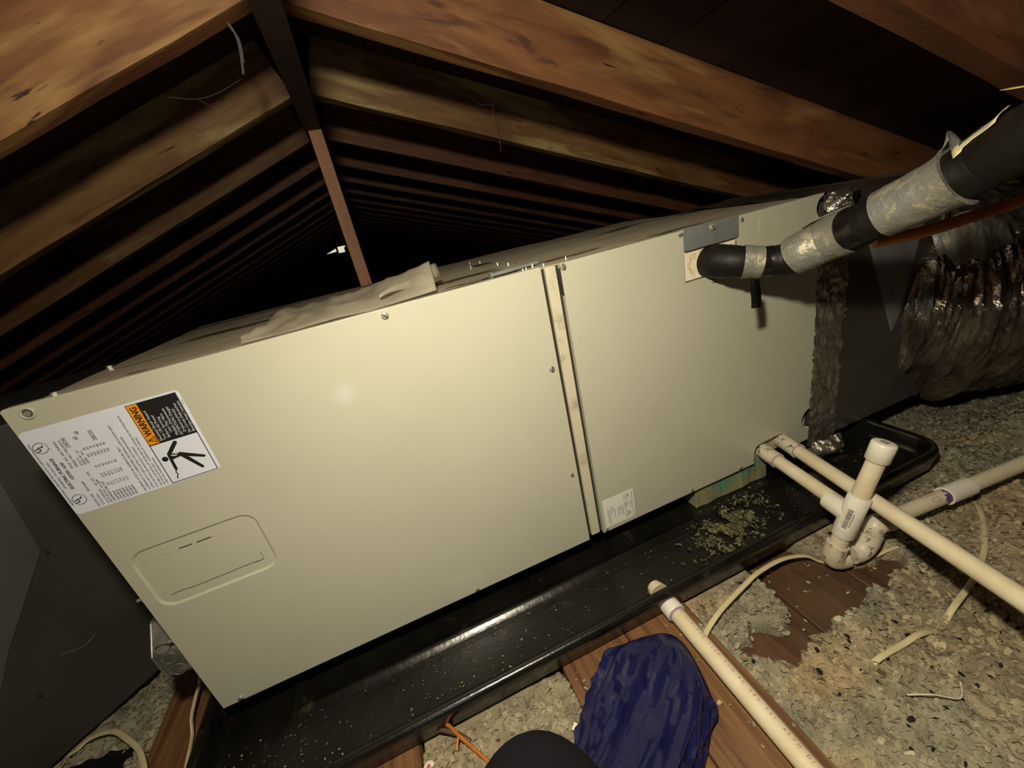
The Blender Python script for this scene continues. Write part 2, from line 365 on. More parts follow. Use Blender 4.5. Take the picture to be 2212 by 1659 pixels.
def tinted(name, V, F, T, m, parent=None, smooth=True):
    me = bpy.data.meshes.new(name); me.from_pydata(V.tolist(), [], F.tolist()); me.materials.append(m)
    at = me.color_attributes.new('tint', 'FLOAT_COLOR', 'POINT')
    at.data.foreach_set('color', np.hstack([T, np.ones((len(T), 1))]).astype(np.float32).ravel())
    return link(name, me, parent, smooth)
def hfield(name, x0, x1, y0, y1, d, parent=None, dz=0, hole=None):
    xs = np.arange(x0, x1+d/2, d); yv = np.arange(y0, y1+d/2, d); X, Y = np.meshgrid(xs, yv); nx = len(xs)
    X = X + (RNG.random(X.shape)-.5)*d*.4*(d < .02); Y = Y + (RNG.random(X.shape)-.5)*d*.4*(d < .02)
    x = X.ravel(); y = Y.ravel(); h, m = height(x, y)
    V = np.stack([x, y, h+dz], 1); i, j = np.meshgrid(np.arange(nx-1), np.arange(len(yv)-1)); a = (j*nx+i).ravel()
    F = np.stack([a, a+1, a+nx+1, a+nx], 1)
    if hole is not None:
        k = ~((x[a] > hole[0]) & (x[a] < hole[1]) & (y[a] > hole[2]) & (y[a] < hole[3])); F = F[k]
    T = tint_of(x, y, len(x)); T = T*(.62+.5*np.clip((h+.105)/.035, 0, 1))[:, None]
    return tinted(name, V, F, T, INSUL, parent)
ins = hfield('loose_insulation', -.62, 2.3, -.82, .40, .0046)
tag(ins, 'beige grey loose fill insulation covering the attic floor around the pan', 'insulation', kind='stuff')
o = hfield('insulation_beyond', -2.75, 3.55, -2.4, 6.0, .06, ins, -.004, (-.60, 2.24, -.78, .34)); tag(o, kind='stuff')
def flakes(name, x, y, z, size, T, m, parent=None, tilt=.55, curl=.5, smooth=False):
    n = len(x); a = RNG.random(n)*2*np.pi; L = size*(.6+.9*RNG.random(n)); Wd = L*(.35+.45*RNG.random(n))
    tx = (RNG.random(n)-.5)*2*tilt; ty = (RNG.random(n)-.5)*2*tilt
    ca, sa = np.cos(a), np.sin(a)
    loc = []
    c = curl*(RNG.random(n)-.3)*Wd
    for (u, v, k) in ((-.5, -.35, 0), (0, -.55, 1), (.5, -.3, 0), (.45, .4, 0), (.02, .5, 1), (-.55, .3, 0)):
        uu = u*L*(.8+.4*RNG.random(n)); vv = v*Wd*(.8+.4*RNG.random(n)); zz = k*c
        X = x + uu*ca - vv*sa; Y = y + uu*sa + vv*ca; Z = z + zz + uu*tx + vv*ty
        loc.append(np.stack([X, Y, Z], 1))
    V = np.stack(loc, 1).reshape(-1, 3); b = np.arange(n)*6
    F = np.concatenate([np.stack([b, b+1, b+4, b+5], 1), np.stack([b+1, b+2, b+3, b+4], 1)])
    o = tinted(name, V, F, np.repeat(T, 6, 0), m, parent, smooth); return o
n = 85000; x = RNG.uniform(-.5, 2.25, n); y = RNG.uniform(-.75, .35, n)
keep = RNG.random(n) < np.exp(-np.abs(y+.25)*1.2)
x, y = x[keep], y[keep]; h, m = height(x, y); k = (m < .45) & ~((x > -.04) & (x < 1.44) & (y > -.150))
x, y, h = x[k], y[k], h[k]; T = tint_of(x, y, len(x))*(.74+.46*RNG.random(len(x)))[:, None]
dk = RNG.random(len(x)) < .02; T[dk] *= .5; lt = RNG.random(len(x)) < .05; T[lt] *= 1.35
o = flakes('insulation_flakes', x, y, h+.0010, .0085, T, INSUL, ins, .55, 1.3, True); tag(o, kind='stuff')
n = 130; x = RNG.uniform(.78, 1.5, n); y = RNG.uniform(-.5, -.16, n); h, m = height(x, y); k = m < .3
k &= RNG.random(n) < np.exp(-((x-.95)**2)/.08)
o = flakes('black_specks', x[k], y[k], h[k]+.005, .0062, np.tile([.012, .010, .012], (k.sum(), 1)), BITS, ins, .2, .4); tag(o, kind='stuff')
# crumbs on the planks
xs = []; 
n = 70; x = np.concatenate([RNG.uniform(.52, .76, n), RNG.uniform(.80, 1.15, n)]); y = np.concatenate([RNG.uniform(-.5, -.16, n), RNG.uniform(-.30, -.12, n)])
_, m = height(x, y); zt = np.where(x < .77, -.0745, -.1065); k = m > .8
o = flakes('plank_crumbs', x[k], y[k], zt[k], .005, np.tile([.40, .33, .2], (k.sum(), 1))*(.5+.7*RNG.random((k.sum(), 1))), BITS, ins, .3, .5); tag(o, kind='stuff')

# ================================================================ AIR HANDLER
ah = tag(empty('air_handler', (0, 0, 0)), 'long beige sheet metal air handler lying on its side in the black pan', 'air handler')
UX, UD, UZ = 1.252, 0.640, 0.533
mb = MB(); mb.box((.002, .012, .002), (UX, UD, .5255), EDGE); mb.build('cabinet', ah, bevel=.001)
# dusty top with a shallow front fold and a raised seam
mb = MB(); nx, ny = 90, 40; vs = []
for j in range(ny+1):
    for i in range(nx+1):
        X = UX*i/nx; Y = .010 + (UD-.010)*j/ny
        z = .5285 + .0010*mnoise.noise(Vector((X*9, Y*9, 0))) - .012*ss(.85, 1.25, X)*ss(.35, .62, Y)
        vs.append((X, Y, float(z)))
mb.add(vs, [(j*(nx+1)+i, j*(nx+1)+i+1, (j+1)*(nx+1)+i+1, (j+1)*(nx+1)+i) for j in range(ny) for i in range(nx)], DUST)
mb.box((0, .009, .522), (UX, .0135, .5325), DUST)
mb.build('top_panel', ah)
def panel_from(outline, name, y0=0.0, th=.010, m=PAINT, parent=None, bev=.0012, label=None):
    mb = MB(); mb.prism([(x, y0, z) for x, z in outline], (0, th, 0), m); o = mb.build(name, parent, bevel=bev)
    if label: o['label'] = label
    return o
def arc(cx, cz, r, a0, a1, n=10, rz=None):
    rz = rz or r
    return [(cx + r*math.cos(math.radians(a0+(a1-a0)*k/n)), cz + rz*math.sin(math.radians(a0+(a1-a0)*k/n))) for k in range(n+1)]
def recessed_panel(x0, z0, x1, z1, hole, inner, depth, name):
    me = bpy.data.meshes.new(name); bm = bmesh.new()
    o4 = [bm.verts.new((x, 0, z)) for x, z in ((x0, z0), (x1, z0), (x1, z1), (x0, z1))]
    hv = [bm.verts.new((x, 0, z)) for x, z in hole]; n = len(hv)
    ed = [bm.edges.new((o4[i], o4[(i+1) % 4])) for i in range(4)] + [bm.edges.new((hv[i], hv[(i+1) % n])) for i in range(n)]
    bmesh.ops.triangle_fill(bm, edges=ed, use_beauty=True)
    iv = [bm.verts.new((x, depth, z)) for x, z in inner]
    for i in range(n): bm.faces.new((hv[i], hv[(i+1) % n], iv[(i+1) % n], iv[i]))
    bm.faces.new(iv)
    b4 = [bm.verts.new((v.co.x, .010, v.co.z)) for v in o4]
    for i in range(4): bm.faces.new((o4[i], o4[(i+1) % 4], b4[(i+1) % 4], b4[i]))
    bm.faces.new(b4); bmesh.ops.recalc_face_normals(bm, faces=bm.faces); bm.to_mesh(me); bm.free(); me.materials.append(PAINT)
    return link(name, me, ah)
p1 = recessed_panel(0, 0, .6665, .5335, rrect(.0145, .2130, .1705, .3130, .020, 8), rrect(.0175, .2160, .1675, .3100, .018, 8), .0022, 'access_panel')
p1['label'] = 'large left access panel with the warning label'
mb = MB(); mb.box((0, .002, .5300), (.6665, .016, .5345), PAINT); mb.build('panel_lip', p1, bevel=.0008)
out = [(.699, .0), (1.088, .0), (1.088, .020)] + arc(1.106, .027, .018, 180, 90, 6) + arc(1.160, .030, .018, 90, 0, 6) + [(1.178, .0), (UX, .0)]
out += [(UX, .030)] + arc(UX+.004, .055, .030, 262, 98, 12, .027)[0:] + [(UX, .083)]
out += [(UX, .488)] + arc(UX+.003, .508, .021, 255, 105, 10) + [(UX, .5325)]
out += [(1.0465, .5325), (1.0465, .4435), (.9290, .4435), (.9290, .5325), (.699, .5325)]
p2 = panel_from(out, 'coil_panel', parent=ah, label='right coil panel notched for the refrigerant line and drain pipes')
mb = MB(); mb.box((.6745, .0025, .004), (.6925, .012, .531), STRIP); mb.build('center_post', ah, bevel=.001)
mb = MB(); mb.box((.6665, .0085, .002), (.6745, .013, .530), DARKGAP); mb.box((.6925, .0085, .002), (.699, .013, .530), DARKGAP)
mb.prism([(.6935, .001, .525), (.699, .001, .525), (.699, .001, .482), (.6965, .001, .486)], (0, .004, 0), DARKGAP); mb.build('seam_gap', ah)
mb = MB(); mb.box((.9305, .004, .446), (1.0455, .012, .5035), CREAM)
mb.box((1.0425, .002, .4435), (1.0465, .006, .5), EDGE); mb.build('insulation_pad', ah)
ring = []
for k in range(3):
    rb = MB(); r = .010 + .004*k
    rb.sweep([(.952 + r*math.cos(a)*.8 + .002*math.sin(5*a+k), .0038, .472 + r*1.1*math.sin(a) + .0015*math.cos(4*a)) for a in np.linspace(.9, 4.6, 24)], .0005, STAIN, 5)
    rb.build('stain_ring', ah, True) if k < 2 else None
    if k == 2: rb = None
pl = panel_from(rrect(.9290, .4975, 1.0465, .5345, .003), 'cover_plate', -.0018, .0018, GALV, ah, .0004, 'grey galvanised cover plate above the line')
# screws
def screw_mesh(r, hexa=False):
    mb = MB(); n = 6 if hexa else 20; pr = [(r, 0), (r, -.0012), (r*.86, -.0024), (r*.45, -.0031), (0.0001, -.0033)]
    vs = []; fs = []
    for (rr, yy) in pr:
        for k in range(n): a = 2*math.pi*k/n; vs.append((rr*math.cos(a), yy, rr*math.sin(a)))
    for i in range(len(pr)-1):
        for k in range(n): fs.append((i*n+k, i*n+(k+1) % n, (i+1)*n+(k+1) % n, (i+1)*n+k))
    mb.add(vs, fs, SCREW); c = math.cos(.8); s_ = math.sin(.8)
    mt = Matrix.Rotation(.8, 4, 'Y'); mb.box((-r*.85, -.0036, -.0006), (r*.85, -.0026, .0006), DARKGAP, mt)
    return mb.mesh('screw')
sm, sh = screw_mesh(.0052), screw_mesh(.0042, True)
def screw(x, z, big=True, y=0.0, parent=ah, rot=0.0):
    o = bpy.data.objects.new('screw', sm if big else sh); COL.objects.link(o); o.parent = parent; o.location = (x, y, z); o.rotation_euler.y = rot; return o
for i, (x, z, b) in enumerate([(.428,.5255,1),(.6545,.372,1),(.430,.0055,0),(.028,.0060,0),(.7035,.5265,1),(.706,.0065,0),(.9225,.5270,0),(1.0535,.5250,0),(.916,.0065,0),(1.047,.0070,0),(.988,.4345,0),(.6545,.162,0)]):
    screw(x, z, b, rot=i*.9)
screw(.988, .5255, 1, -.0018)
mb = MB(); mb.sweep([(.0215 + .006*math.cos(a), -.0005, .5245 + .006*math.sin(a)) for a in np.linspace(0, 2*math.pi, 22)], .0013, PAINT, 6, caps=False)
mb.sweep([(.0215, -.0004, .5245), (.0215, .0004, .5245)], .0046, GREYINK, 16); mb.sweep([(.0212, -.0016, .524), (.0212, 0, .524)], .0033, SCREW, 12)
mb.build('panel_fastener', ah, True)
# screw points and hex heads on the dusty top
def tip(x, y, r=.0022, h=.009):
    mb = MB(); mb.sweep([(0, 0, 0), (0, 0, h*.6), (0, 0, h)], [r, r*.8, r*.15], SCREW, 8); o = mb.build('screw_tip', ah, True); o.location = (x, y, .528); return o
for x, y in ((.665,.437),(.637,.318),(.677,.384),(.672,.231),(.675,.173),(.645,.018),(.652,.022),(.673,.047),(.680,.018),(.727,.034)): tip(x, y)
for x, y in ((.040, .022), (.028, .165)):
    mb = MB(); mb.sweep([(0, 0, 0), (0, 0, .003)], .0052, SCREW, 6); mb.sweep([(0, 0, .0025), (0, 0, .009)], [.0042, .0036], SCREW, 6); o = mb.build('hex_screw', ah); o.location = (x, y, .528)
mb = MB(); mb.box((.655, .020, .5285), (.692, .45, .5300), DUST); mb.build('joint_strip', ah)
# embossed knockout plate on the left panel
def rim(parent, pts, r, m, name, y=0.0):
    mb = MB(); P = [(x, y, z) for x, z in pts]; P.append(P[0]); mb.sweep(P, r, m, 8, caps=False); return mb.build(name, parent, True)
mb = MB()
for (a, b, zz) in ((.070, .086, .2952), (.092, .110, .2952)): mb.box((a, .0017, zz-.0006), (b, .0024, zz+.0006), DARKGAP)
pts = [(.031 + .122*t/14, .0021, .2315 - .0016*random.random()) for t in range(15)]; mb.sweep(pts, .0004, DARKGAP, 5)
mb.sweep([(.127, .0021, .2315), (.1535, .0021, .2305), (.1535, .0021, .244)], .00035, DARKGAP, 5)
tag(mb.build('knockout_slot', p1), kind='stuff')
mb = MB(); mb.sweep([(.153, .0021, .25), (.1545, .0021, .294), (.110, .0021, .2952)], .0005, PAINT, 5); mb.sweep([(.027, .0021, .297), (.068, .0021, .2952)], .0005, PAINT, 5); tag(mb.build('knockout_edge', p1), kind='stuff')
pr = [(x, -.0001, z) for x, z in rrect(1.0945, .4870, 1.1795, .5235, .015, 8)]; pr.append(pr[0])
mb = MB(); mb.sweep(pr, .00045, EDGE, 5, caps=False); mb.sweep([(1.106, -.0001, .505), (1.125, -.0001, .5035), (1.138, -.0001, .507)], .0004, EDGE, 5); tag(mb.build('knockout_outline', p2), kind='stuff')

# ---- lettering helper
FC = []
def text_verts(s, size, bold=False, width=1.0, align='LEFT'):
    cu = bpy.data.curves.new('t', 'FONT'); cu.body = s; cu.size = size; cu.resolution_u = 2; cu.align_x = align
    if bold: cu.offset = size*.028
    o = bpy.data.objects.new('t', cu); COL.objects.link(o); bpy.context.view_layer.update()
    me = bpy.data.meshes.new_from_object(o); v = [(p.co.x*width, p.co.y) for p in me.vertices]; f = [tuple(q.vertices) for q in me.polygons]
    bpy.data.objects.remove(o); bpy.data.curves.remove(cu); bpy.data.meshes.remove(me); return v, f
def write(mb, s, size, x, z, m, orient='up', bold=False, width=1.0, align='LEFT', y=-.0008):
    v, f = text_verts(s, size, bold, width, align)
    if orient == 'up': P = [(x - b, y, z + a) for a, b in v]        # reads upward, tops towards -x
    elif orient == 'down': P = [(x + b, y, z - a) for a, b in v]    # reads downward, tops towards +x
    mb.add(P, f, m)
# warning label: reads upwards; 'down the page' is +x
lab = panel_from(rrect(.0005, .3885, .1640, .5050, .005), 'warning_label', -.0004, .0004, LABEL, p1, 0, 'white rating and warning label printed sideways')
def sub(name, mb, parent, label=None):
    o = mb.build(name, parent); 
    if label: o['label'] = label
    return o
Y1, Y2, Y3 = -.0006, -.0008, -.0010
def quad(mb, x0, z0, x1, z1, y, m): mb.add([(x0, y, z0), (x1, y, z0), (x1, y, z1), (x0, y, z1)], [(0, 1, 2, 3)], m)
mb = MB(); quad(mb, .1060, .3895, .1605, .5025, Y1+.0001, INK); quad(mb, .1070, .3905, .1595, .4455, Y1, LABEL); quad(mb, .1068, .4470, .1180, .5018, Y1, ORANGE)
tag(mb.build('warning_panel', p1, False), kind='stuff')
mb = MB(); write(mb, 'WARNING', .0098, .1158, .4590, INK, bold=True, width=.84, y=Y2)
mb.add([(.1172, Y2, .4485), (.1172, Y2, .4575), (.1078, Y2, .4530)], [(0, 1, 2)], INK)
mb.add([(.1163, Y3, .4499), (.1163, Y3, .4561), (.1096, Y3, .4530)], [(0, 1, 2)], ORANGE)
mb.sweep([(.1150, Y3-.0001, .4536), (.1130, Y3-.0001, .4525), (.1124, Y3-.0001, .4536), (.1104, Y3-.0001, .4528)], .0004, INK, 4); tag(mb.build('warning_word', p1), kind='stuff')
mb = MB()
for i, (s, z) in enumerate([('Electrical Shock Hazard', .4485), ('Turn Off All Power', .4485), ('Before Servicing', .4500), ('Unit May Have', .4555), ('Multiple Disconnects', .4500), ("ATTENTION: Danger", .4485), ("D'electrocution(s)", .4510), ('Du Circuit Debrancher', .4485), ("Electrique Avant L'entretien", .4485)]):
    write(mb, s, .0045, .1228 + i*.00455, z, WHITEINK, bold=False, width=.98 if len(s) < 24 else .84, y=Y2)
tag(mb.build('hazard_lettering', p1), kind='stuff')
# falling figure
mb = MB()
def cap2(a, b, r, m=INK, y=Y2, r2=None):
    r2 = r2 or r; ax, az = a; bx, bz = b; t = math.atan2(bz-az, bx-ax); P = []
    for k in range(9): q = t + math.pi/2 + math.pi*k/8; P.append((ax + r*math.cos(q), y, az + r*math.sin(q)))
    for k in range(9): q = t - math.pi/2 + math.pi*k/8; P.append((bx + r2*math.cos(q), y, bz + r2*math.sin(q)))
    mb.add(P, [tuple(range(18))], m)
cap2((.1135, .4240), (.1136, .4240), .0034)
cap2((.1205, .4290), (.1325, .4415), .0023, y=Y2-.00002); cap2((.1205, .4290), (.1215, .4240), .0024)
cap2((.1195, .4275), (.1185, .4070), .0017, y=Y2-.00004)
mb.add([(.1190, Y2-.00001, .4290), (.1310, Y2-.00001, .4268), (.1335, Y2-.00001, .4225), (.1210, Y2-.00001, .4205)], [(0, 1, 2, 3)], INK)
cap2((.1310, .4250), (.1535, .4128), .0026, r2=.0018, y=Y2-.00003); cap2((.1325, .4232), (.1460, .3995), .0026, r2=.0019, y=Y2-.00005)
mb.sweep([(.1185, Y2, .4070), (.1165, Y2, .4030), (.1172, Y2, .3995), (.1150, Y2, .3960), (.1147, Y2, .3940)], .0007, INK, 5)
mb.sweep([(.1213, Y3, .4270), (.1245, Y3, .4245), (.1236, Y3, .4262), (.1272, Y3, .4240), (.1262, Y3, .4262), (.1290, Y3, .4262)], .00045, WHITEINK, 4); tag(mb.build('shock_pictogram', p1), kind='stuff')
def ul(mb, x, z, r, orient, y=Y2):
    pts = [(x + r*math.cos(a), y, z + r*math.sin(a)) for a in np.linspace(0, 2*math.pi, 30)]; mb.sweep(pts, r*.045, GREYINK, 4, caps=False)
    s = 1 if orient == 'up' else -1
    write(mb, 'U', r*1.15, x - s*r*.05, z - s*r*.62, INK, orient, True, .8, y=y); write(mb, 'L', r*1.15, x + s*r*.42, z + s*r*.02, INK, orient, True, .8, y=y)
mb = MB(); ul(mb, .0125, .4080, .0068, 'up'); ul(mb, .0115, .4820, .0068, 'up'); tag(mb.build('certification_mark', p1), kind='stuff')
mb = MB()
def tl(s, size, x, z, **k): write(mb, s, size, x, z, k.pop('m', INK), y=Y2, **k)
tl('INTERNATIONAL COMFORT PRODUCTS CORPORATION (USA)', .0030, .0045, .4465, width=1.02, align='CENTER', m=GREYINK)
tl('LEWISBURG, TN USA 37091', .0030, .0090, .4450, width=1.05, align='CENTER', m=GREYINK)
tl('ELECTRIC FURNACE', .0046, .0150, .4450, width=1.05, bold=True, align='CENTER', m=GREYINK)
tl('LISTED 16XF', .0042, .0210, .4470, width=1.05, bold=True, align='CENTER', m=GREYINK)
tl('C', .0030, .0200, .4770, m=GREYINK)
rows = [('MODEL NO.   EBX2400F', 'MOD. NO. NFCP2400A1', .0270), ('STYLE NO.', 'SERIAL NO. L981390772', .0320),
        ('VOLTS/PH/HZ     60  HZ  1 PH', 'VOLTS', .0370), ('MOTOR FLA  4.5 AMP', 'MAX HP  1/2', .0405), ('MINIMUM CIRCUIT', 'AMPS   39.2', .0440)]
for a, b, x in rows: tl(a, .0036, x, .3915, m=GREYINK); tl(b, .0036, x, .4480, m=GREYINK)
for i in range(7):
    x = .0480 + i*.0034
    for z, s in ((.3915, 'EFB10KW'), (.4130, '%2d.%d' % (9+i, i)), (.4260, '%2d.%d' % (35+4*i, (i*3) % 10)), (.4400, '%d' % (50+5*i)), (.4550, 'YES'), (.4650, '%d' % (60+5*i))): tl(s, .0033, x, z, m=INK)
for (z, x, s) in ((.4730, .0370, '230/240'), (.4730, .0640, '208/220'), (.4800, .0480, '60'), (.4860, .0520, '60')): tl(s, .0060, x, z, m=GREYINK, width=.7)
for i, s in enumerate(['MAXIMUM OUTLET AIR TEMPERATURE 200 F', 'CLEARANCE TO COMBUSTIBLE MATERIALS: 0 INCH FROM UNIT', 'SUPPLY DUCT 0 INCH AFTER 3 FEET FROM PLENUM', 'FOR USE WITH OR WITHOUT COOLING']):
    tl(s, .0033, .0780 + i*.0045, .3915, m=GREYINK, width=1.0)
for i, s in enumerate(['SUITABLE FOR INSTALLATION IN UPFLOW, DOWNFLOW OR HORIZONTAL', 'FOR INDOOR USE ONLY   A DIVISION OF COMFORT', 'FORM 1026  INTERNATIONAL']):
    tl(s, .0030, .0960 + i*.0036, .3915, m=GREYINK, width=1.0)
tl('4 2 0 8', .0022, .1632, .4850, m=GREYINK)
tag(mb.build('rating_lettering', p1), kind='stuff')
# small agency label on the right panel (reads downwards)
sl = panel_from(rrect(.7055, .0090, .7755, .0755, .004), 'agency_label', -.0004, .0004, LABELC, p2, 0, 'small white label low on the coil panel')
mb = MB(); ul(mb, .7585, .0640, .0062, 'down'); ul(mb, .7585, .0215, .0062, 'down')
def tm(s, size, x, z, **k): write(mb, s, size, x, z, GREYINK, 'down', y=Y2, **k)
tm('INTERNATIONAL COMFORT PRODUCTS CORP. (USA)', .0026, .7700, .0725, width=.98); tm('LEWISBURG, TN', .0024, .7665, .0520)
for i, s in enumerate(['COIL LISTED', 'REFRIGERANT R-22', 'AIR CONDITIONER 25SM']): tm(s, .0024, .7600 - i*.0035, .0530, width=.85)
for i, s in enumerate(['MAX. DESIGN PRESSURE', 'LOW SIDE 150 PSIG', 'HIGH SIDE 300 PSIG', 'FACTORY CHARGE  R-22']): tm(s, .0024, .7475 - i*.0036, .0480, width=.95)
for i, s in enumerate(['MODEL NO. EHD036', 'SERIAL L981', 'THIS UNIT IS FOR USE', 'WITH LISTED CONDENSING UNIT', 'SEE INSTRUCTIONS FOR MATCH']): tm(s, .0024, .7290 - i*.0038, .0480 + .005*(i % 3), width=.95)
tag(mb.build('agency_lettering', p2), kind='stuff')

# ================================================================ DRAIN PAN
def ring_at(d, z, x0=-.052, x1=1.462, y0=-.157, y1=.77, r=.058, n=8):
    r2 = max(.004, r-d); out = []
    for cx, cy, a0 in ((x1-d-r2, y1-d-r2, 0), (x0+d+r2, y1-d-r2, 90), (x0+d+r2, y0+d+r2, 180), (x1-d-r2, y0+d+r2, 270)):
        for k in range(n+1):
            a = math.radians(a0+90*k/n); out.append((cx+r2*math.cos(a), cy+r2*math.sin(a), z))
    return out
prof = [(.016, -.0752), (.008, -.070), (.003, -.045), (0, -.034), (0, -.029), (.0035, -.0245), (.009, -.0225), (.0145, -.0245), (.0185, -.031), (.021, -.050), (.0255, -.0600), (.034, -.0635),
        (.120, -.0640), (.128, -.0625), (.134, -.0560), (.1395, -.0530), (.145, -.0550), (.150, -.0595), (.158, -.0605), (.30, -.0605)]
rings = [ring_at(*p) for p in prof]; n = len(rings[0]); mb = MB()
vs = [v for r in rings for v in r]; fs = [(i*n+k, i*n+(k+1) % n, (i+1)*n+(k+1) % n, (i+1)*n+k) for i in range(len(rings)-1) for k in range(n)]
fs.append(tuple((len(rings)-1)*n+k for k in range(n))); fs.append(tuple(range(n-1, -1, -1))); mb.add(vs, fs, PANM)
pan = tag(mb.build('drain_pan', None, True, 60), 'long shallow black plastic drain pan under the air handler', 'drain pan')
# outlet fitting: nut inside the pan wall
mb = MB(); mb.sweep([(.7265, -.112, -.050), (.7265, -.128, -.050)], [.0125, .0175], PVC, 20); mb.build('drain_fitting', pan, True)
# debris lying in the pan
n = 1100; x = RNG.uniform(-.02, 1.40, n); y = RNG.uniform(-.128, -.024, n); T = np.tile([.42, .36, .20], (n, 1))*(.25+.9*RNG.random((n, 1)))
k = RNG.random(n) < (.10 + .55*np.exp(-((x-.05)**2)/.01) + .35*np.exp(-((x-.42)**2)/.03) + .25*np.exp(-((x-1.2)**2)/.03))
db = flakes('pan_debris', x[k], y[k], np.full(k.sum(), -.0625), .0024, T[k]*.7, BITS, None, .35, .6); tag(db, 'pale crumbs and insulation specks scattered in the black pan', 'debris', kind='stuff')
n = 1500; t = RNG.random(n); cx = .955; x = cx + RNG.normal(0, .050, n); y = -.060 + RNG.normal(0, .026, n) + (x-cx)*.25
k = (y > -.130) & (y < -.006) & (vnoise(x, y, .018, 21) > .42)
g = vnoise(x, y, .03, 22)[:, None]; T = (np.array([.22, .25, .14])*g + np.array([.42, .36, .16])*(1-g))*(.4+.9*RNG.random((n, 1)))
z = np.where(y > -.035, -.056, -.0615)
gd = flakes('greenish_residue', x[k], y[k], z[k]+.002*RNG.random(k.sum()), .0055, T[k]*.42*(.4+.9*RNG.random((k.sum(), 1))), BITS, None, .6, .9); tag(gd, 'greenish flaky residue heaped in the pan beside the foam block', 'residue', kind='stuff')
# support pads under the unit
def pad(x0, x1, y0, y1, label, grp=None):
    mb = MB(); nx = 14; vs = []; fs = []
    for i in range(nx+1):
        X = x0 + (x1-x0)*i/nx
        for (yy, zz) in ((y0, -.0605), (y1, -.0605), (y1, .0), (y0, .0)):
            vs.append((X, yy + random.uniform(-.002, .002)*(yy == y0), zz if zz == 0 else -.0603))
    for i in range(nx):
        for e in range(4): fs.append((i*4+e, i*4+(e+1) % 4, (i+1)*4+(e+1) % 4, (i+1)*4+e))
    fs += [(0, 1, 2, 3), tuple(nx*4+e for e in (3, 2, 1, 0))]; mb.add(vs, fs, PADM)
    return tag(mb.build('support_block', None, bevel=.002), label, 'block')
pad(.935, 1.135, .010, .11, 'foil faced grey green foam block between the coil end and the pan')
pad(.06, .26, .06, .16, 'foam block under the left end of the air handler')
pad(.20, .40, .50, .60, 'foam block under the rear left of the air handler'); pad(.935, 1.135, .50, .60, 'foam block under the rear right of the air handler')

# ================================================================ PVC PIPES
def tube(name, pts, r, m, parent, n=24, label=None, caps=True):
    mb = MB(); mb.sweep(pts, r, m, n, caps); o = mb.build(name, parent, True, 40)
    if label: o['label'] = label
    return o
PR = .01335
# condensate pipe A
A0, A1 = Vector((1.170, .02, .029)), Vector((1.160, -.80, -.0625+.0))
A1 = Vector((1.039, -.416, .056)); dA = (A1 - Vector((1.170, 0, .0265))).normalized(); S0 = Vector((1.170, 0, .0265))
A = tag(empty('condensate_pipe', S0), 'cream white pipe running straight from the drain notch to the lower right corner', 'pipe')
def chld(o, par): o.parent = par; o.matrix_parent_inverse = Matrix.Translation(-par.location); return o
chld(tube('pipe', [S0 - dA*.03, S0 + dA*.80], PR, PVC, None), A)
chld(tube('coupling', [S0 - dA*.02, S0 + dA*.052], PR+.0030, PVCD, None, label='stained socket at the cabinet'), A)
chld(tube('primer_ring', [S0 + dA*.051, S0 + dA*.0545], PR+.0012, PURPLEL, None), A)
# trapped drain B
S1 = Vector((1.117, 0, .0195)); TC = Vector((1.0765, -.205, .018)); dB = (TC - S1).normalized()
B = tag(empty('drain_trap', TC), 'cream white trap with capped riser, tee and run to the right', 'pipe')
chld(tube('branch_pipe', [S1 - dB*.03, TC], PR, PVC, None), B)
chld(tube('coupling', [S1 - dB*.02, S1 + dB*.040], PR+.0030, PVCD, None, label='stained socket at the cabinet'), B)
chld(tube('primer_ring', [S1 + dB*.039, S1 + dB*.042], PR+.0012, PURPLEL, None), B)
TOP = Vector((1.100, -.229, .1615)); ELB = Vector((1.0414, -.2051, -.0712)); dR = (TOP - ELB).normalized(); TC2 = ELB + dR*((TC-ELB).dot(dR))
chld(tube('riser', [ELB, TOP - dR*.01], PR, PVC, None), B)
tm_ = MB(); R0 = PR + .0036
tm_.sweep([TC2 - dR*.042, TC2 - dR*.0405, TC2 + dR*.0405, TC2 + dR*.042], [R0-.0008, R0, R0, R0-.0008], PVCN, 28)
tm_.sweep([TC2 - dB*.046, TC2 - dB*.044, TC2], [R0-.0008, R0, R0], PVCN, 28)
chld(tm_.build('tee_fitting', None, True, 40), B)
mb = MB(); mb.sweep([TOP - dR*.034, TOP - dR*.033, TOP - dR*.004, TOP - dR*.001, TOP], [R0-.0012, R0, R0+.0003, R0-.001, R0-.004], PVCN, 30)
capo = chld(mb.build('cap', None, True, 50), B)
# barcode on the tee, wrapped on the side facing the room
def on_cyl(c, d, r, toward, u, v):     # u along axis, v around (metres)
    t = (toward - d*toward.dot(d)).normalized(); s_ = d.cross(t); a = v/r
    return c + d*u + t*(math.cos(a)*r) + s_*(math.sin(a)*r)
mb = MB(); tw = Vector((.42, -.59, .61)) - TC2
u = -.004
def barq(u0, u1, v0, v1, m, rr):
    P = []; K = 4
    for k in range(K+1): P.append(on_cyl(TC2, dR, rr, tw, u0, v0+(v1-v0)*k/K))
    for k in range(K, -1, -1): P.append(on_cyl(TC2, dR, rr, tw, u1, v0+(v1-v0)*k/K))
    mb.add(P, [tuple([k, k+1, 2*K-k, 2*K+1-k]) for k in range(K)], m)
barq(-.024, .022, -.0115, .0065, PVCN, R0+.0002)
u = -.019
while u < .019:
    wd = random.choice([.0004, .0007, .0012]); barq(u, u+wd, -.0060, .0012, INK, R0+.0004); u += wd + random.choice([.0005, .0009])
for k in range(9): barq(-.014+k*.003, -.0125+k*.003, .0027, .0047, GREYINK, R0+.0004)
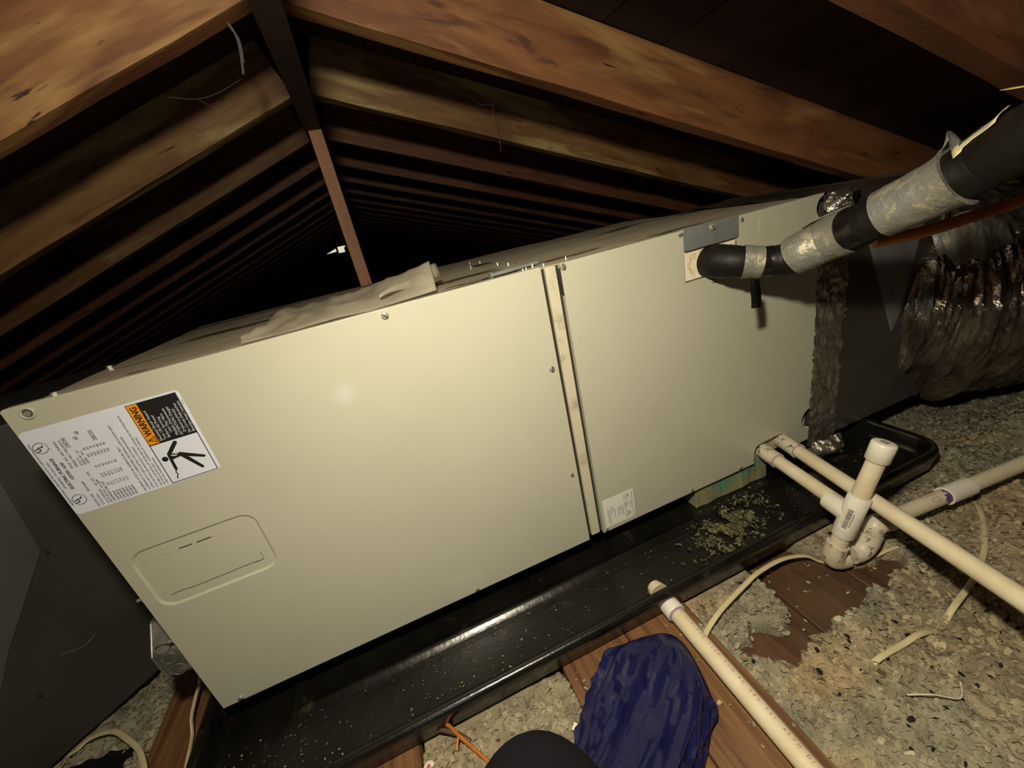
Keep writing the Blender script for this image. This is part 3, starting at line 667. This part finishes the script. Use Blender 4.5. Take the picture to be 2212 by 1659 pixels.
for k in range(11): barq(-.014+k*.0026, -.013+k*.0026, -.0095, -.0082, REDPRINT, R0+.0004)
chld(mb.build('barcode_sticker', None), B)
mb = MB(); tu = dR; e1 = (Vector((1, 0, 0)) - tu*tu.x).normalized(); e2 = tu.cross(e1); cc = TOP + tu*.0003
for k in range(3): mb.add([cc + e1*a + e2*b for a, b in ((-.007, .005-k*.004), (.005, .005-k*.004), (.005, .0033-k*.004), (-.007, .0033-k*.004))], [(0, 1, 2, 3)], GREYINK)
chld(mb.build('cap_print', None), B)
# bottom of the trap: two elbows, short neck, upper elbow, run to the right
E2 = Vector((1.105, -.221, -.0670)); dx = (E2 - ELB).normalized()
RE = PR + .0040
UP = Vector((1.1215, -.2185, -.0330))
def elbow(name, a, c, b, ra=RE, m=PVCD, label=None):
    a, c, b = Vector(a), Vector(c), Vector(b); P = []
    for k in range(11):
        t = k/10; P.append(a*(1-t)**2 + c*2*t*(1-t) + b*t*t)
    P = [a + (a-c)*.35] + P + [b + (b-c)*.35]
    o = tube(name, P, ra, m, None, 26, label); return chld(o, B)
elbow('elbow', ELB + dR*.020, ELB - dR*.012, ELB + dx*.022 - dR*.012, label='soiled lower elbow of the trap')
elbow('elbow', E2 - dx*.020 - dR*.008, E2 - dR*.010, E2 + (UP-E2).normalized()*.018)
chld(tube('primer_ring', [ELB + dR*.0265, ELB + dR*.029], PR+.0010, PURPLE, None), B)
dU = (UP-E2).normalized(); chld(tube('neck', [E2, UP], PR+.0002, PVCD, None), B); chld(tube('primer_ring', [E2 + dU*.0225, E2 + dU*.0250], PR+.0012, PURPLE, None), B)
RS = Vector((1.158, -.216, -.036)); RC = Vector((1.300, -.227, -.040)); RE_ = Vector((2.40, -.335, -.038)); dQ = (RC - RS).normalized()
elbow('elbow', UP - dR*.002, UP + dR*.012, UP + dQ*.026 + dR*.004)
chld(tube('run_pipe', [UP + dQ*.012 + dR*.004, RS, RC], PR, PVC, None), B)
chld(tube('run_pipe', [RC + dQ*.02, RE_], PR, PVC, None), B)
mb = MB(); mb.sweep([RC + dQ*.062, RC + dQ*.062, RC + dQ*.001, RC, RC + dQ*.001], [PR, R0, R0, R0-.001, PR+.0004], PVCN, 28, caps=False); chld(mb.build('coupling', None, True, 40, ), B)
mb = MB()
tq = Vector((.42, -.59, .61)) - RC
def qpatch(c, d, r, u0, u1, v0, v1, m):
    P = []; K = 5
    for k in range(K+1): P.append(on_cyl(c, d, r, tq, u0 + .003*math.sin(k*1.7), v0+(v1-v0)*k/K))
    for k in range(K, -1, -1): P.append(on_cyl(c, d, r, tq, u1, v0+(v1-v0)*k/K))
    mb.add(P, [tuple([k, k+1, 2*K-k, 2*K+1-k]) for k in range(K)], m)
qpatch(RC, dQ, PR+.0003, -.014, .002, -.002, .016, PURPLE); qpatch(RC, dQ, PR+.0003, -.006, .002, -.016, -.002, PURPLE)
pts = [on_cyl(RC, dQ, PR+.0003, tq, -.034 + .009*math.cos(a), .000 + .0035*math.sin(a)) for a in np.linspace(0, 2*math.pi, 20)]; mb.sweep(pts, .0005, PURPLEL, 5, caps=False)
mb.sweep([on_cyl(RC, dQ, PR+.0003, tq, -.05+.005*k, -.010) for k in range(7)], .0004, PURPLEL, 4)
chld(mb.build('primer_smear', None, True), B)
chld(tube('primer_ring', [RC + dQ*.062, RC + dQ*.066], PR+.0006, PURPLEL, None), B)
# pan drain pipe D
D0 = Vector((.7265, -.145, -.0535)); D1 = Vector((.715, -.95, -.0540)); dD = (D1 - D0).normalized()
Dp = tag(empty('pan_drain_pipe', D0), 'cream white pipe leaving the front of the black pan beside the blue shoe cover', 'pipe')
chld(tube('pipe', [D0, D1], PR, PVC, None), Dp)
mb = MB(); mb.sweep([D0, D0 + dD*.003, D0 + dD*.026, D0 + dD*.028], [R0-.001, R0, R0, R0-.001], PVCN, 28); chld(mb.build('coupling', None, True, 40), Dp)
chld(tube('primer_ring', [D0 + dD*.028, D0 + dD*.031], PR+.0008, PURPLEL, None), Dp)
mb = MB(); tD = Vector((.40, .1, 1.0))
for k, ch in enumerate('1 1/4 PVC 1120 SCH 40 480 PSI ASTM D1785'):
    if ch == ' ': continue
    v, f = text_verts(ch, .0062, False, 1.0); c = D0 + dD*(.034 + k*.0062)
    P = [on_cyl(c, dD, PR+.0003, tD, a, -b + .004) for a, b in v]; mb.add(P, f, REDPRINT)
tag(chld(mb.build('pipe_print', None), Dp), kind='stuff')

# ================================================================ INSULATED REFRIGERANT LINE
cl = [(.985, .012, .468), (.989, -.012, .468), (1.000, -.034, .465), (1.020, -.053, .461), (1.040, -.068, .457), (1.057, -.085, .457), (1.064, -.105, .467), (1.079, -.130, .480), (1.080, -.170, .497),
      (1.083, -.195, .510), (1.086, -.230, .526), (1.087, -.265, .544), (1.091, -.290, .559), (1.083, -.320, .575), (1.075, -.36, .59), (1.06, -.44, .615), (1.04, -.56, .645), (1.02, -.75, .68)]
rr = [.027, .0290, .0275, .0235, .0235, .0265, .0285, .0290, .0290, .0285, .0290, .0300, .0315, .0325, .0325, .0325, .0325, .0325]
CP = spline(cl, 8); CR = lerp(rr, len(CP))
LN = tag(empty('refrigerant_line', cl[1]), 'thick black foam insulated line wrapped in silver tape entering the coil panel', 'pipe')
def seg(name, i0, i1, m, extra=0.0, n=36, rag=0.0, parent=LN, wr=.0, label=None, flare=None):
    a, b = int(i0*8), int(i1*8); P = CP[a:b+1]; R = [r + extra for r in CR[a:b+1]]
    if flare:
        for k in range(min(len(R), len(flare))): R[-1-k] += flare[k]
    mb = MB(); f = lambda i, q: 1 + wr*mnoise.noise(Vector((i*.45 + i0*3, math.cos(q)*1.7, math.sin(q)*1.7)))
    mb.sweep(P, R, m, n, True, nz=f)
    o = mb.build(name, None, True, 60); 
    if label: o['label'] = label
    return chld(o, parent)
seg('foam_sleeve', 0, 17, FOAM, 0, wr=.03)
seg('foil_wrap', 2.55, 3.55, FOILT, .0022, wr=.04); seg('tape_wrap', 3.6, 4.15, TAPEB, .0016, wr=.03)
seg('foil_wrap', 5.6, 7.75, FOILT, .0030, wr=.05); seg('tape_wrap', 7.8, 8.25, TAPEB, .0012, wr=.07)
seg('foil_wrap', 9.2, 11.2, FOILT, .0030, wr=.03, flare=[.004, .002, .001])
# peeled corner of the foil wrap
def wrapq(name, i0, i1, a0, a1, off, m, nu=8, nv=8, lift=None, parent=LN, label=None):
    mb = MB(); vs = []
    for j in range(nv+1):
        for i in range(nu+1):
            q = i0 + (i1-i0)*i/nu; k = min(len(CP)-2, int(q*8)); fr = q*8-k
            c = CP[k].lerp(CP[k+1], fr); t = (CP[k+1]-CP[k]).normalized(); up = (Vector((0, 0, 1)) - t*t.z).normalized(); s_ = t.cross(up)
            a = a0 + (a1-a0)*j/nv; r = CR[k] + off + (lift(i/nu, j/nv) if lift else 0)
            vs.append(c + up*(math.cos(a)*r) + s_*(math.sin(a)*r))
    mb.add(vs, [(j*(nu+1)+i, j*(nu+1)+i+1, (j+1)*(nu+1)+i+1, (j+1)*(nu+1)+i) for j in range(nv) for i in range(nu)], m)
    o = mb.build(name, None, True, 70); sd = o.modifiers.new('solid', 'SOLIDIFY'); sd.thickness = .0006
    if label: o['label'] = label
    return chld(o, parent)
wrapq('foil_flap', 10.7, 11.5, -.75, .15, .003, FOILT, lift=lambda u, v: .020*u*u*(.4+.6*math.sin(v*3.1)))
wrapq('foil_flap', 6.4, 7.9, -.2, -1.25, .004, FOILT, lift=lambda u, v: .004*abs(math.sin(v*6+u*3)))
st = wrapq('paper_sticker', 11.45, 13.0, .22, .92, .0012, STICK, label='cream paper sticker with a curled end', lift=lambda u, v: .004*max(0, u-.85)*6)
wrapq('sticker_print', 11.8, 12.6, .53, .62, .0021, INK)
wrapq('sticker_strip', 12.9, 14.4, -.15, .15, .002, STICK, lift=lambda u, v: .022*(1-u)**2)
# hanging tape tail
mb = MB(); vs = []
for i in range(9):
    t = i/8; z = .440 - .048*t - .0005; yy = -.0745 - .004*math.sin(t*2.2)
    vs += [(.9885 + .003*t, yy, z), (1.0130 + .0015*t, yy + .002, z - .004)]
mb.add(vs, [(2*i, 2*i+1, 2*i+3, 2*i+2) for i in range(8)], TAPEB); o = mb.build('tape_tail', None, True); sd = o.modifiers.new('solid', 'SOLIDIFY'); sd.thickness = .0005; chld(o, LN); o['label'] = 'loose black tape end hanging down'
# orange line beneath it
P = spline([(1.120, -.170, .468), (1.172, -.200, .470), (1.280, -.215, .474), (1.40, -.24, .482), (1.60, -.30, .50), (2.0, -.45, .52)], 6)
mb = MB(); mb.sweep(P, .0085, COPPER, 14); tag(mb.build('orange_line', None, True), 'thin orange line running beneath the black insulated line at right', 'pipe')

# ================================================================ SUPPLY PLENUM, FOIL TAPE, FLEX DUCT
PX = 1.632
pn = tag(empty('supply_plenum', (1.28, 0, -.02)), 'bare galvanised metal plenum joined to the right end of the air handler', 'duct')
mb = MB(); mb.box((1.262, .004, -.0195), (PX, .60, .5150), GALVD); chld(mb.build('duct_body', None, bevel=.0015), pn)
mb = MB(); mb.box((PX-.012, .000, -.0195), (PX+.004, .005, .5150), GALVD); mb.box((PX-.012, .0, .5130), (PX+.004, .60, .5180), GALVD); chld(mb.build('end_flange', None, bevel=.001), pn)
mb = MB(); mb.prism([(1.385, .0022, .4300), (1.560, .0022, .4300), (1.520, .0022, .2300), (1.500, .0022, .1900)], (0, .0018, 0), GALV); chld(mb.build('painted_reflection', None), pn)  # lighter metal polygon standing in for a patch of reflected light
def crumple(name, nu, nv, f, amp, m, seed, parent, rag=.004, label=None):
    mb = MB(); vs = []
    for j in range(nv+1):
        for i in range(nu+1):
            u, v = i/nu, j/nv; p, nrm, du = f(u, v); p = Vector(p); nrm = Vector(nrm)
            q = Vector((u*5+seed, v*9*nv/60, seed)); a = mnoise.noise(q)*.8 + mnoise.noise(q*2.3)*.5 + .7*abs(mnoise.noise(q*1.3))
            e = rag*mnoise.noise(Vector((v*70, seed, 0))) if i == nu else (rag*.3*mnoise.noise(Vector((v*30, seed, 3))) if i == 0 else 0)
            vs.append(p + nrm*(amp*(a+.35)) + Vector(du)*e)
    mb.add(vs, [(j*(nu+1)+i, j*(nu+1)+i+1, (j+1)*(nu+1)+i+1, (j+1)*(nu+1)+i) for j in range(nv) for i in range(nu)], m)
    o = mb.build(name, None, True, 50)
    if label: o['label'] = label
    return chld(o, parent)
tp = crumple('foil_tape', 22, 150, lambda u, v: ((1.247 + .086*u, .001 - .0015*math.sin(u*3.1), -.022 + .548*v), (0, -1, 0), (1, 0, 0)), .0045, FOILW, 3.0, pn, .010, 'crumpled silver tape over the joint')
crumple('foil_tape', 12, 60, lambda u, v: ((1.247 + .090*u, .0 + .60*v, .530 - .012*u), (0, 0, 1), (1, 0, 0)), .004, FOILW, 9.0, pn, .010)
crumple('foil_tape', 16, 16, lambda u, v: ((1.236 + .100*u, -.006 - .028*math.sin(v*3.1)*math.sin(u*3.1), -.052 + .046*v), (0, -1, 0), (1, 0, 0)), .014, FOILW, 15.0, pn, .006, 'bunched lower end of the joint tape')
crumple('foil_tape', 14, 14, lambda u, v: ((1.238 + .060*u, -.006 - .018*math.sin(v*3.1)*math.sin(u*3.1), .487 + .045*v), (0, -1, 0), (1, 0, 0)), .013, FOILW, 21.0, pn, .008, 'bunched upper end of the joint tape')
crumple('foil_tape', 8, 8, lambda u, v: ((1.275 + .055*u, -.004 - .004*u, .482 + .040*v), (0, -1, 0), (1, 0, 0)), .006, TAPEB, 31.0, pn, .004)
# dust-grey jacket edge and peeled paper on the flex end
fx = [(1.61, .26, .20), (1.70, .20, .19), (1.80, .14, .175), (1.95, .07, .165), (2.15, .02, .16), (2.40, -.02, .15), (2.75, -.05, .14)]
FP = spline(fx, 34); FRD = lerp([.235, .265, .275, .26, .25, .25, .24], len(FP)); mb = MB()
def fn(i_, a):
    i = i_*22/34
    w1 = mnoise.noise(Vector((i*.55, a*1.1, 2.0))); w2 = mnoise.noise(Vector((i*1.3 + math.sin(a*2)*1.2, a*3.2, 7.0))); w3 = mnoise.noise(Vector((i*.14, math.cos(a)*1.5, math.sin(a)*1.5)))
    w4 = mnoise.noise(Vector((i*1.9 + math.cos(a*3)*2, a*7.5, 17.0))); w5 = abs(mnoise.noise(Vector((i*.9 + a*1.5, a*4.5, 27.0))))
    return 1 + .040*w1 + .026*w2 + .06*w3 + .014*w4 + .035*w5
mb.sweep(FP, FRD, MYLAR, 220, True, nz=fn)
tag(mb.build('flexible_duct', None, True, 80), 'wide wrinkled shiny foil flexible duct beyond the metal plenum', 'duct')
mb = MB(); vs = []
for i in range(13):
    t = i/12; vs += [(1.560 + .17*t, -.012 - .05*t, .395 + .03*math.sin(t*4) ), (1.560 + .17*t, -.030 - .05*t, .345 - .03*math.sin(t*3.1) + .01*math.sin(t*17))]
mb.add(vs, [(2*i, 2*i+1, 2*i+3, 2*i+2) for i in range(12)], FOILT); o = mb.build('loose_tape_flap', None, True); o.modifiers.new('solid', 'SOLIDIFY').thickness = .0008
chld(o, pn); o['label'] = 'torn pale flap of tape at the duct collar'

# ================================================================ RETURN DUCT AT LEFT, JUNCTION BOX, CABLES
rd = tag(empty('return_duct', (-.2, .2, -.08)), 'dark grey wrapped return duct behind the left end of the air handler', 'duct')
mb = MB(); n_ = Vector((.721, -.693, 0)); a = Vector((-.085, .341, 0)); b = Vector((-.70, -.298, 0)); back = Vector((-.45, .55, 0))
mb.prism([(a.x, a.y, -.062), (b.x, b.y, -.062), (b.x+back.x, b.y+back.y, -.062), (a.x-.10, a.y+.55, -.062)], (0, 0, .545), GREYD)
chld(mb.build('duct_body', None, bevel=.004), rd)
def onp(t, z, off): p = Vector((-.206, .215, 0)) + Vector((-.6935, -.7205, 0))*t + n_*off; return (p.x, p.y, z)
mb = MB(); mb.prism([onp(-.005, .483, .0002), onp(.0160, .274, .0002), onp(.1070, .160, .0002), onp(.20, .02, .0002), onp(.45, -.05, .0002), onp(.45, .483, .0002)], (n_.x*.0025, n_.y*.0025, 0), GREYL)
chld(mb.build('duct_wrap_sheet', None, bevel=.0008), rd)
for (t, z) in ((.012, .268), (.118, .062)):
    mb = MB(); c = Vector(onp(t, z, .0035)); mb.sweep([c, c + n_*.002], .003, DARKGAP, 10); chld(mb.build('rivet', None), rd)
mb = MB(); mb.sweep([onp(.075, .098, .001), onp(.055, .086, .001), onp(.045, .084, .001), onp(.030, .090, .001)], .0006, FOILT, 5); chld(mb.build('scratch_mark', None), rd)
# octagonal junction box on the left end
jb = tag(empty('junction_box', (-.02, .03, .1)), 'grey metal electrical box fixed to the left end of the air handler', 'electrical box')
mb = MB(); cx, cz = .075, .108
oc = [(-.045, cx + .062*math.cos(math.radians(22.5+45*k)), cz + .060*math.sin(math.radians(22.5+45*k))) for k in range(8)]
mb.prism(oc, (.043, 0, 0), BOXM); chld(mb.build('box_body', None, bevel=.003), jb)
mb = MB(); mb.prism([(p[0]-.002, cx + (p[1]-cx)*1.04, cz + (p[2]-cz)*1.04) for p in oc], (.003, 0, 0), BOXM); chld(mb.build('box_cover', None, bevel=.001), jb)
for k in range(3):
    mb = MB(); c = Vector((-.028, cx - .0575, cz - .015 + .024*k)); mb.sweep([c + Vector((.010*math.cos(q), -.0006, .010*math.sin(q))) for q in np.linspace(0, 2*math.pi, 20)], .0008, BOXM, 5, caps=False); chld(mb.build('knockout', None, True), jb)
for z in (.150, .235):
    mb = MB(); mb.sweep([(-.001, .012, z), (-.013, .012, z)], .0022, SCREW, 8); mb.sweep([(-.004, .012, z), (-.006, .012, z)], .0050, SCREW, 6); chld(mb.build('screw', None), jb)
for (nm, pts, r, lb, cat_, ext) in (
    ('cable', [(-.300,.112,-.064),(-.287,.114,-.062),(-.276,.121,-.060),(-.254,.120,-.058),(-.226,.108,-.056),(-.197,.082,-.056),(-.170,.055,-.056),(-.153,.030,-.058),(-.143,.010,-.060),(-.126,-.031,-.062),(-.10,-.10,-.066)], .0042, 'short cream cable curving over the insulation beside the grey duct', 'cable', 0),
    ('cable', [(-.03,.09,.075),(-.06,.11,.02),(-.090,.119,-.040),(-.090,.095,-.044),(-.090,.063,-.052),(-.088,.048,-.060),(-.086,.033,-.066),(-.08,-.03,-.072)], .0040, 'cream cable dropping from the metal box at the left end', 'cable', 0),
    ('cable', [(.735,-.222,-.068),(.756,-.210,-.066),(.799,-.196,-.062),(.865,-.181,-.060),(.908,-.172,-.062),(.970,-.166,-.072),(1.019,-.173,-.084),(1.043,-.186,-.100),(1.078,-.206,-.108),(1.120,-.222,-.100),(1.150,-.232,-.088),(1.190,-.240,-.086),(1.22,-.240,-.105)], .0042, 'cream cable lying from the black pan to beneath the trap', 'cable', 0),
    ('cable', [(1.42,-.21,-.115),(1.380,-.242,-.088),(1.336,-.271,-.084),(1.276,-.301,-.082),(1.240,-.315,-.082),(1.190,-.330,-.082),(1.139,-.340,-.082),(1.098,-.347,-.084),(1.065,-.3505,-.112),(1.041,-.351,-.092),(1.01,-.3505,-.080),(.982,-.350,-.080),(.936,-.348,-.080),(.912,-.347,-.088),(.891,-.347,-.091),(.839,-.344,-.096)], .0042, 'flat cream cable half buried in the insulation below the long pipe', 'cable', 0)):
    mb = MB(); mb.sweep(spline(pts, 8), r, CABLE, 12, squash=.55); tag(mb.build(nm, None, True), lb, cat_)
mb = MB(); mb.sweep(spline([(.300,-.140,-.066),(.313,-.140,-.060),(.326,-.154,-.058),(.337,-.172,-.060),(.354,-.197,-.064),(.37,-.22,-.070)], 6), .0028, COPPER, 8); mb.sweep(spline([(.337,-.172,-.060),(.333,-.180,-.062),(.330,-.187,-.064)], 4), .0018, COPPER, 8)
tag(mb.build('wire', None, True), 'short orange wire with a kinked end in front of the pan', 'wire')
mb = MB(); mb.sweep(spline([(.235,-.125,-.070),(.264,-.128,-.066),(.298,-.141,-.064),(.332,-.163,-.066),(.35,-.18,-.072)], 6), .0036, PLANKD, 8); tag(mb.build('brown_cable', None, True), 'dark brown cable emerging from under the pan front', 'cable')
mb = MB(); mb.box((-.010, -.005, -.0015), (.010, .005, .0015), PVCN); o = mb.build('plastic_chip', None, bevel=.0006); o.location = (.500, -.240, -.068); o.rotation_euler = (.1, .1, -.9); tag(o, 'small white plastic chip on the insulation beside the plank', 'chip')
mb = MB(); mb.sweep([(0, 0, 0), (0, 0, .004), (0, 0, .0055)], [.008, .008, .005], PVCN, 18); mb.sweep([(0, 0, .0055), (0, 0, .006)], .003, REDPRINT, 10); o = mb.build('bottle_cap', None, True, 40); o.location = (.288, -.186, -.072); tag(o, 'small round white cap near the bottom edge in front of the knee', 'cap')
mb = MB(); mb.sweep(spline([(.905,-.395,-.070),(.93,-.41,-.066),(.955,-.425,-.070),(.975,-.415,-.068)], 5), .0012, PVCD, 6); tag(mb.build('straw', None, True), 'thin pale straw on the insulation at lower right', 'straw')

mb = MB(); vs = []; nu = 26
for j in range(nu+1):
    for i in range(nu+1):
        u, v = i/nu-.5, j/nu-.5; rr_ = min(1, 2*math.hypot(u, v)); X = -.268 + u*.15; Y = .035 + v*.10
        zz = -.078 + .040*(1-rr_**2) + .012*mnoise.noise(Vector((u*6, v*6, 3))) + .010*abs(mnoise.noise(Vector((u*11, v*9, 8)))); vs.append((X, Y, zz))
mb.add(vs, [(j*(nu+1)+i, j*(nu+1)+i+1, (j+1)*(nu+1)+i+1, (j+1)*(nu+1)+i) for j in range(nu) for i in range(nu)], CLOTH)
o = mb.build('dark_cloth', None, True, 80); o.modifiers.new('solid', 'SOLIDIFY').thickness = .002; tag(o, 'dark cloth bunched on the insulation in the lower left corner', 'cloth')
# things lying on the top
mb = MB(); mb.sweep([(.606, .060, .5340), (.690, .066, .5350)], .0032, GALV, 12); mb.sweep([(.603, .0598, .5340), (.607, .0602, .5340)], .0058, GALV, 14)
tag(mb.build('bolt', None, True, 40), 'long grey bolt lying on top of the air handler near the seam', 'bolt')
def sheet(name, F, Bk, lift, label, seed, m=SHEET):
    nu, nv = 40, 14; vs = []; mb = MB(); F = spline(F, 8); Bk = spline(Bk, 8)
    for j in range(nv+1):
        for i in range(nu+1):
            u, v = i/nu, j/nv; a = F[int(u*(len(F)-1))]; b = Bk[int(u*(len(Bk)-1))]; p = a.lerp(b, v)
            q = mnoise.noise(Vector((u*6+seed, v*2.5, 0)))+.5*mnoise.noise(Vector((u*15, v*5+seed, 1)))
            p = p + Vector((0, 0, max(-.004, .012*q)*math.sin(min(1, v*1.4)*1.57) + lift(u, v))); vs.append(p)
    mb.add(vs, [(j*(nu+1)+i, j*(nu+1)+i+1, (j+1)*(nu+1)+i+1, (j+1)*(nu+1)+i) for j in range(nv) for i in range(nu)], m)
    o = mb.build(name, None, True, 80); o.modifiers.new('solid', 'SOLIDIFY').thickness = .0006; return tag(o, label, 'plastic sheet')
sheet('plastic_sheet', [(.236,.050,.532),(.30,.040,.533),(.36,.050,.533),(.41,.035,.533),(.46,.050,.533),(.515,.060,.534)],
      [(.235,.070,.534),(.27,.16,.545),(.33,.20,.552),(.39,.19,.550),(.45,.22,.552),(.53,.16,.556)], lambda u, v: .006*math.sin(v*3.1) + .020*math.sin(v*3.1)*max(0, u-.6)/.4, 'crumpled translucent plastic sheet on top of the air handler', 3.3)
P = []; mb = MB(); vs = []
for j in range(9):
    for i in range(15):
        u, v = i/14, j/8; a = v*2.6
        vs.append((.430 + .108*u, .055 + .10*u - .016*math.cos(a)*(.3+u), .545 + .018*math.sin(a)*(.25+u) + .002*math.sin(u*9)))
mb.add(vs, [(j*15+i, j*15+i+1, (j+1)*15+i+1, (j+1)*15+i) for j in range(8) for i in range(14)], SHEET); o = mb.build('plastic_sheet', None, True, 80); o.modifiers.new('solid', 'SOLIDIFY').thickness = .0006
tag(o, 'rolled up corner of clear plastic on the air handler nearest the seam', 'plastic sheet')
# post under the ridge
mb = MB(); mb.prism([(.3950, .660, -.19), (.4250, .660, -.19), (.4310, .660, .9120), (.3990, .660, .9120)], (0, .085, 0), POST)
tag(mb.build('post', None, bevel=.001), 'reddish wooden post standing behind the air handler under the ridge', 'post')

# cobwebs
def web(strands, lb, r=.0005):
    mb = MB()
    for s_ in strands: mb.sweep(spline(s_, 5), r, WEB, 4)
    tag(mb.build('cobweb', None, True), lb, 'cobweb', 'cobwebs')
web([[(.845,.55,.885),(.845,.551,.84),(.847,.55,.80),(.843,.55,.775)], [(.79,.55,.905),(.815,.55,.885),(.845,.55,.882),(.885,.55,.888)], [(.843,.55,.80),(.847,.552,.79),(.842,.55,.775)]], 'fine cobweb strand hanging from the second rafter at right', .0006)
web([[(.95,.50,.80),(.955,.50,.785),(.958,.50,.765)], [(.945,.50,.79),(.955,.50,.785),(.965,.50,.790)], [(.955,.50,.785),(.950,.50,.772)]], 'small cobweb tuft hanging near the dark right rafters')
web([[(.345,.26,.975),(.352,.265,.955),(.350,.27,.935),(.342,.27,.905)], [(.348,.265,.965),(.354,.262,.945),(.348,.27,.92)], [(.350,.27,.935),(.345,.272,.918)]], 'dusty cobweb hanging beside the ridge board', .0016)
web([[(.20,.40,.93),(.24,.41,.925),(.28,.42,.935),(.32,.42,.95)], [(.24,.41,.925),(.27,.40,.90),(.30,.41,.89)]], 'faint cobweb stretched between the left rafters', .0004)

# ================================================================ PERSON (knee and covered foot)
person = tag(empty('person', (.5, -.5, -.07)), 'person in dark navy trousers and a blue plastic shoe cover, kneeling', 'person')
bm = bmesh.new()
J = dict(pelvis=(.50, -1.02, .20), lk=(.412, -.372, .088), lkt=(.404, -.292, .090), lth=(.455, -.70, .18), lsh=(.37, -.62, -.005), la=(.36, -.80, -.030), lf=(.36, -.90, -.045),
         rth=(.63, -.95, .26), rk=(.74, -.80, .34), rs=(.66, -.62, .16), ra=(.53, -.50, .02), torso=(.50, -1.10, .40), chest=(.50, -1.10, .60))
RAD = dict(pelvis=.14, lk=.088, lkt=.074, lth=.080, lsh=.052, la=.040, lf=.035, rth=.085, rk=.062, rs=.055, ra=.042, torso=.13, chest=.14)
idx = {k: bm.verts.new(v) for k, v in J.items()}
for a, b in (('pelvis','lth'),('lth','lk'),('lk','lkt'),('lk','lsh'),('lsh','la'),('la','lf'),('pelvis','rth'),('rth','rk'),('rk','rs'),('rs','ra'),('pelvis','torso'),('torso','chest')): bm.edges.new((idx[a], idx[b]))
me = bpy.data.meshes.new('trousers'); names = list(J); bm.to_mesh(me); bm.free(); me.materials.append(CLOTH)
o = link('trousers', me); sk = o.modifiers.new('skin', 'SKIN'); sk.use_smooth_shade = True
for i, k in enumerate(names):
    me.skin_vertices[0].data[i].radius = (RAD[k], RAD[k]); me.skin_vertices[0].data[i].use_root = (k == 'pelvis')
o.modifiers.new('sub', 'SUBSURF').levels = 3; o.modifiers['sub'].render_levels = 3; chld(o, person)
# shoe cover: loft along the foot, toe towards the pan
heel, toe = Vector((.350, -.452, 0)), Vector((.701, -.190, 0)); dF = (toe - heel).normalized(); sF = Vector((dF.y, -dF.x, 0)); LF = (toe-heel).length
mb = MB(); nu, nv = 120, 110; vs = []
for i in range(nu+1):
    t = i/nu; q = 1-t                                     # t=0 heel, t=1 toe
    wdt = .066*min(1, (q*5.5)**.5)*(1 + .18*math.exp(-((t-.70)/.2)**2))*min(1, .72+.5*t) if q > 0 else 0
    wdt = max(wdt, .0015); hgt = max(.003, (.036 + .060*ss(.72, .25, t))*min(1, (q*5)**.5)); c = heel + dF*(LF*t)
    for k in range(nv):
        a = 2*math.pi*k/nv; ca, sa = math.cos(a), math.sin(a)
        X = wdt*math.copysign(abs(ca)**.8, ca); Z = hgt*(abs(sa)**.85)*(1 if sa > 0 else -.25)
        env = ss(1.0, .78, t)
        w1 = mnoise.noise(Vector((t*2.0, a*1.6, 1)))*.007*(.4+env) + env*(.0075*max(0, 1-abs(3.2*mnoise.noise(Vector((t*1.1, a*3.4 - t*1.2, 4)))))**1.6 + .0050*max(0, 1-abs(3.4*mnoise.noise(Vector((t*1.7 + 5, a*6.2 + t*1.6, 8)))))**1.6 + .0030*max(0, 1-abs(3.4*mnoise.noise(Vector((t*4.5, a*9.5 - t*3, 12)))))**1.5) - .003
        if sa > 0: X += ca*w1; Z += sa*w1*1.2
        p = c + sF*X; vs.append((p.x, p.y, -.0680 + (hgt*.25 if False else 0) + Z))
fs = [(i*nv+k, i*nv+(k+1) % nv, (i+1)*nv+(k+1) % nv, (i+1)*nv+k) for i in range(nu) for k in range(nv)] + [tuple(range(nv-1, -1, -1)), tuple(nu*nv+k for k in range(nv))]
mb.add(vs, fs, BLUEP); o = mb.build('shoe_cover', None, True, 80); chld(o, person); o['label'] = 'crinkled blue plastic shoe cover'
mb = MB(); P = [(.50, -.455, .035), (.535, -.500, .060), (.56, -.545, .095)]
mb.sweep(spline(P, 5), lerp([.058, .054, .050], 11), BLUEP, 32, True, nz=lambda i, a: 1 + .08*mnoise.noise(Vector((i*.6, math.cos(a)*4, math.sin(a)*4)))); chld(mb.build('shoe_cover_cuff', None, True, 80), person)
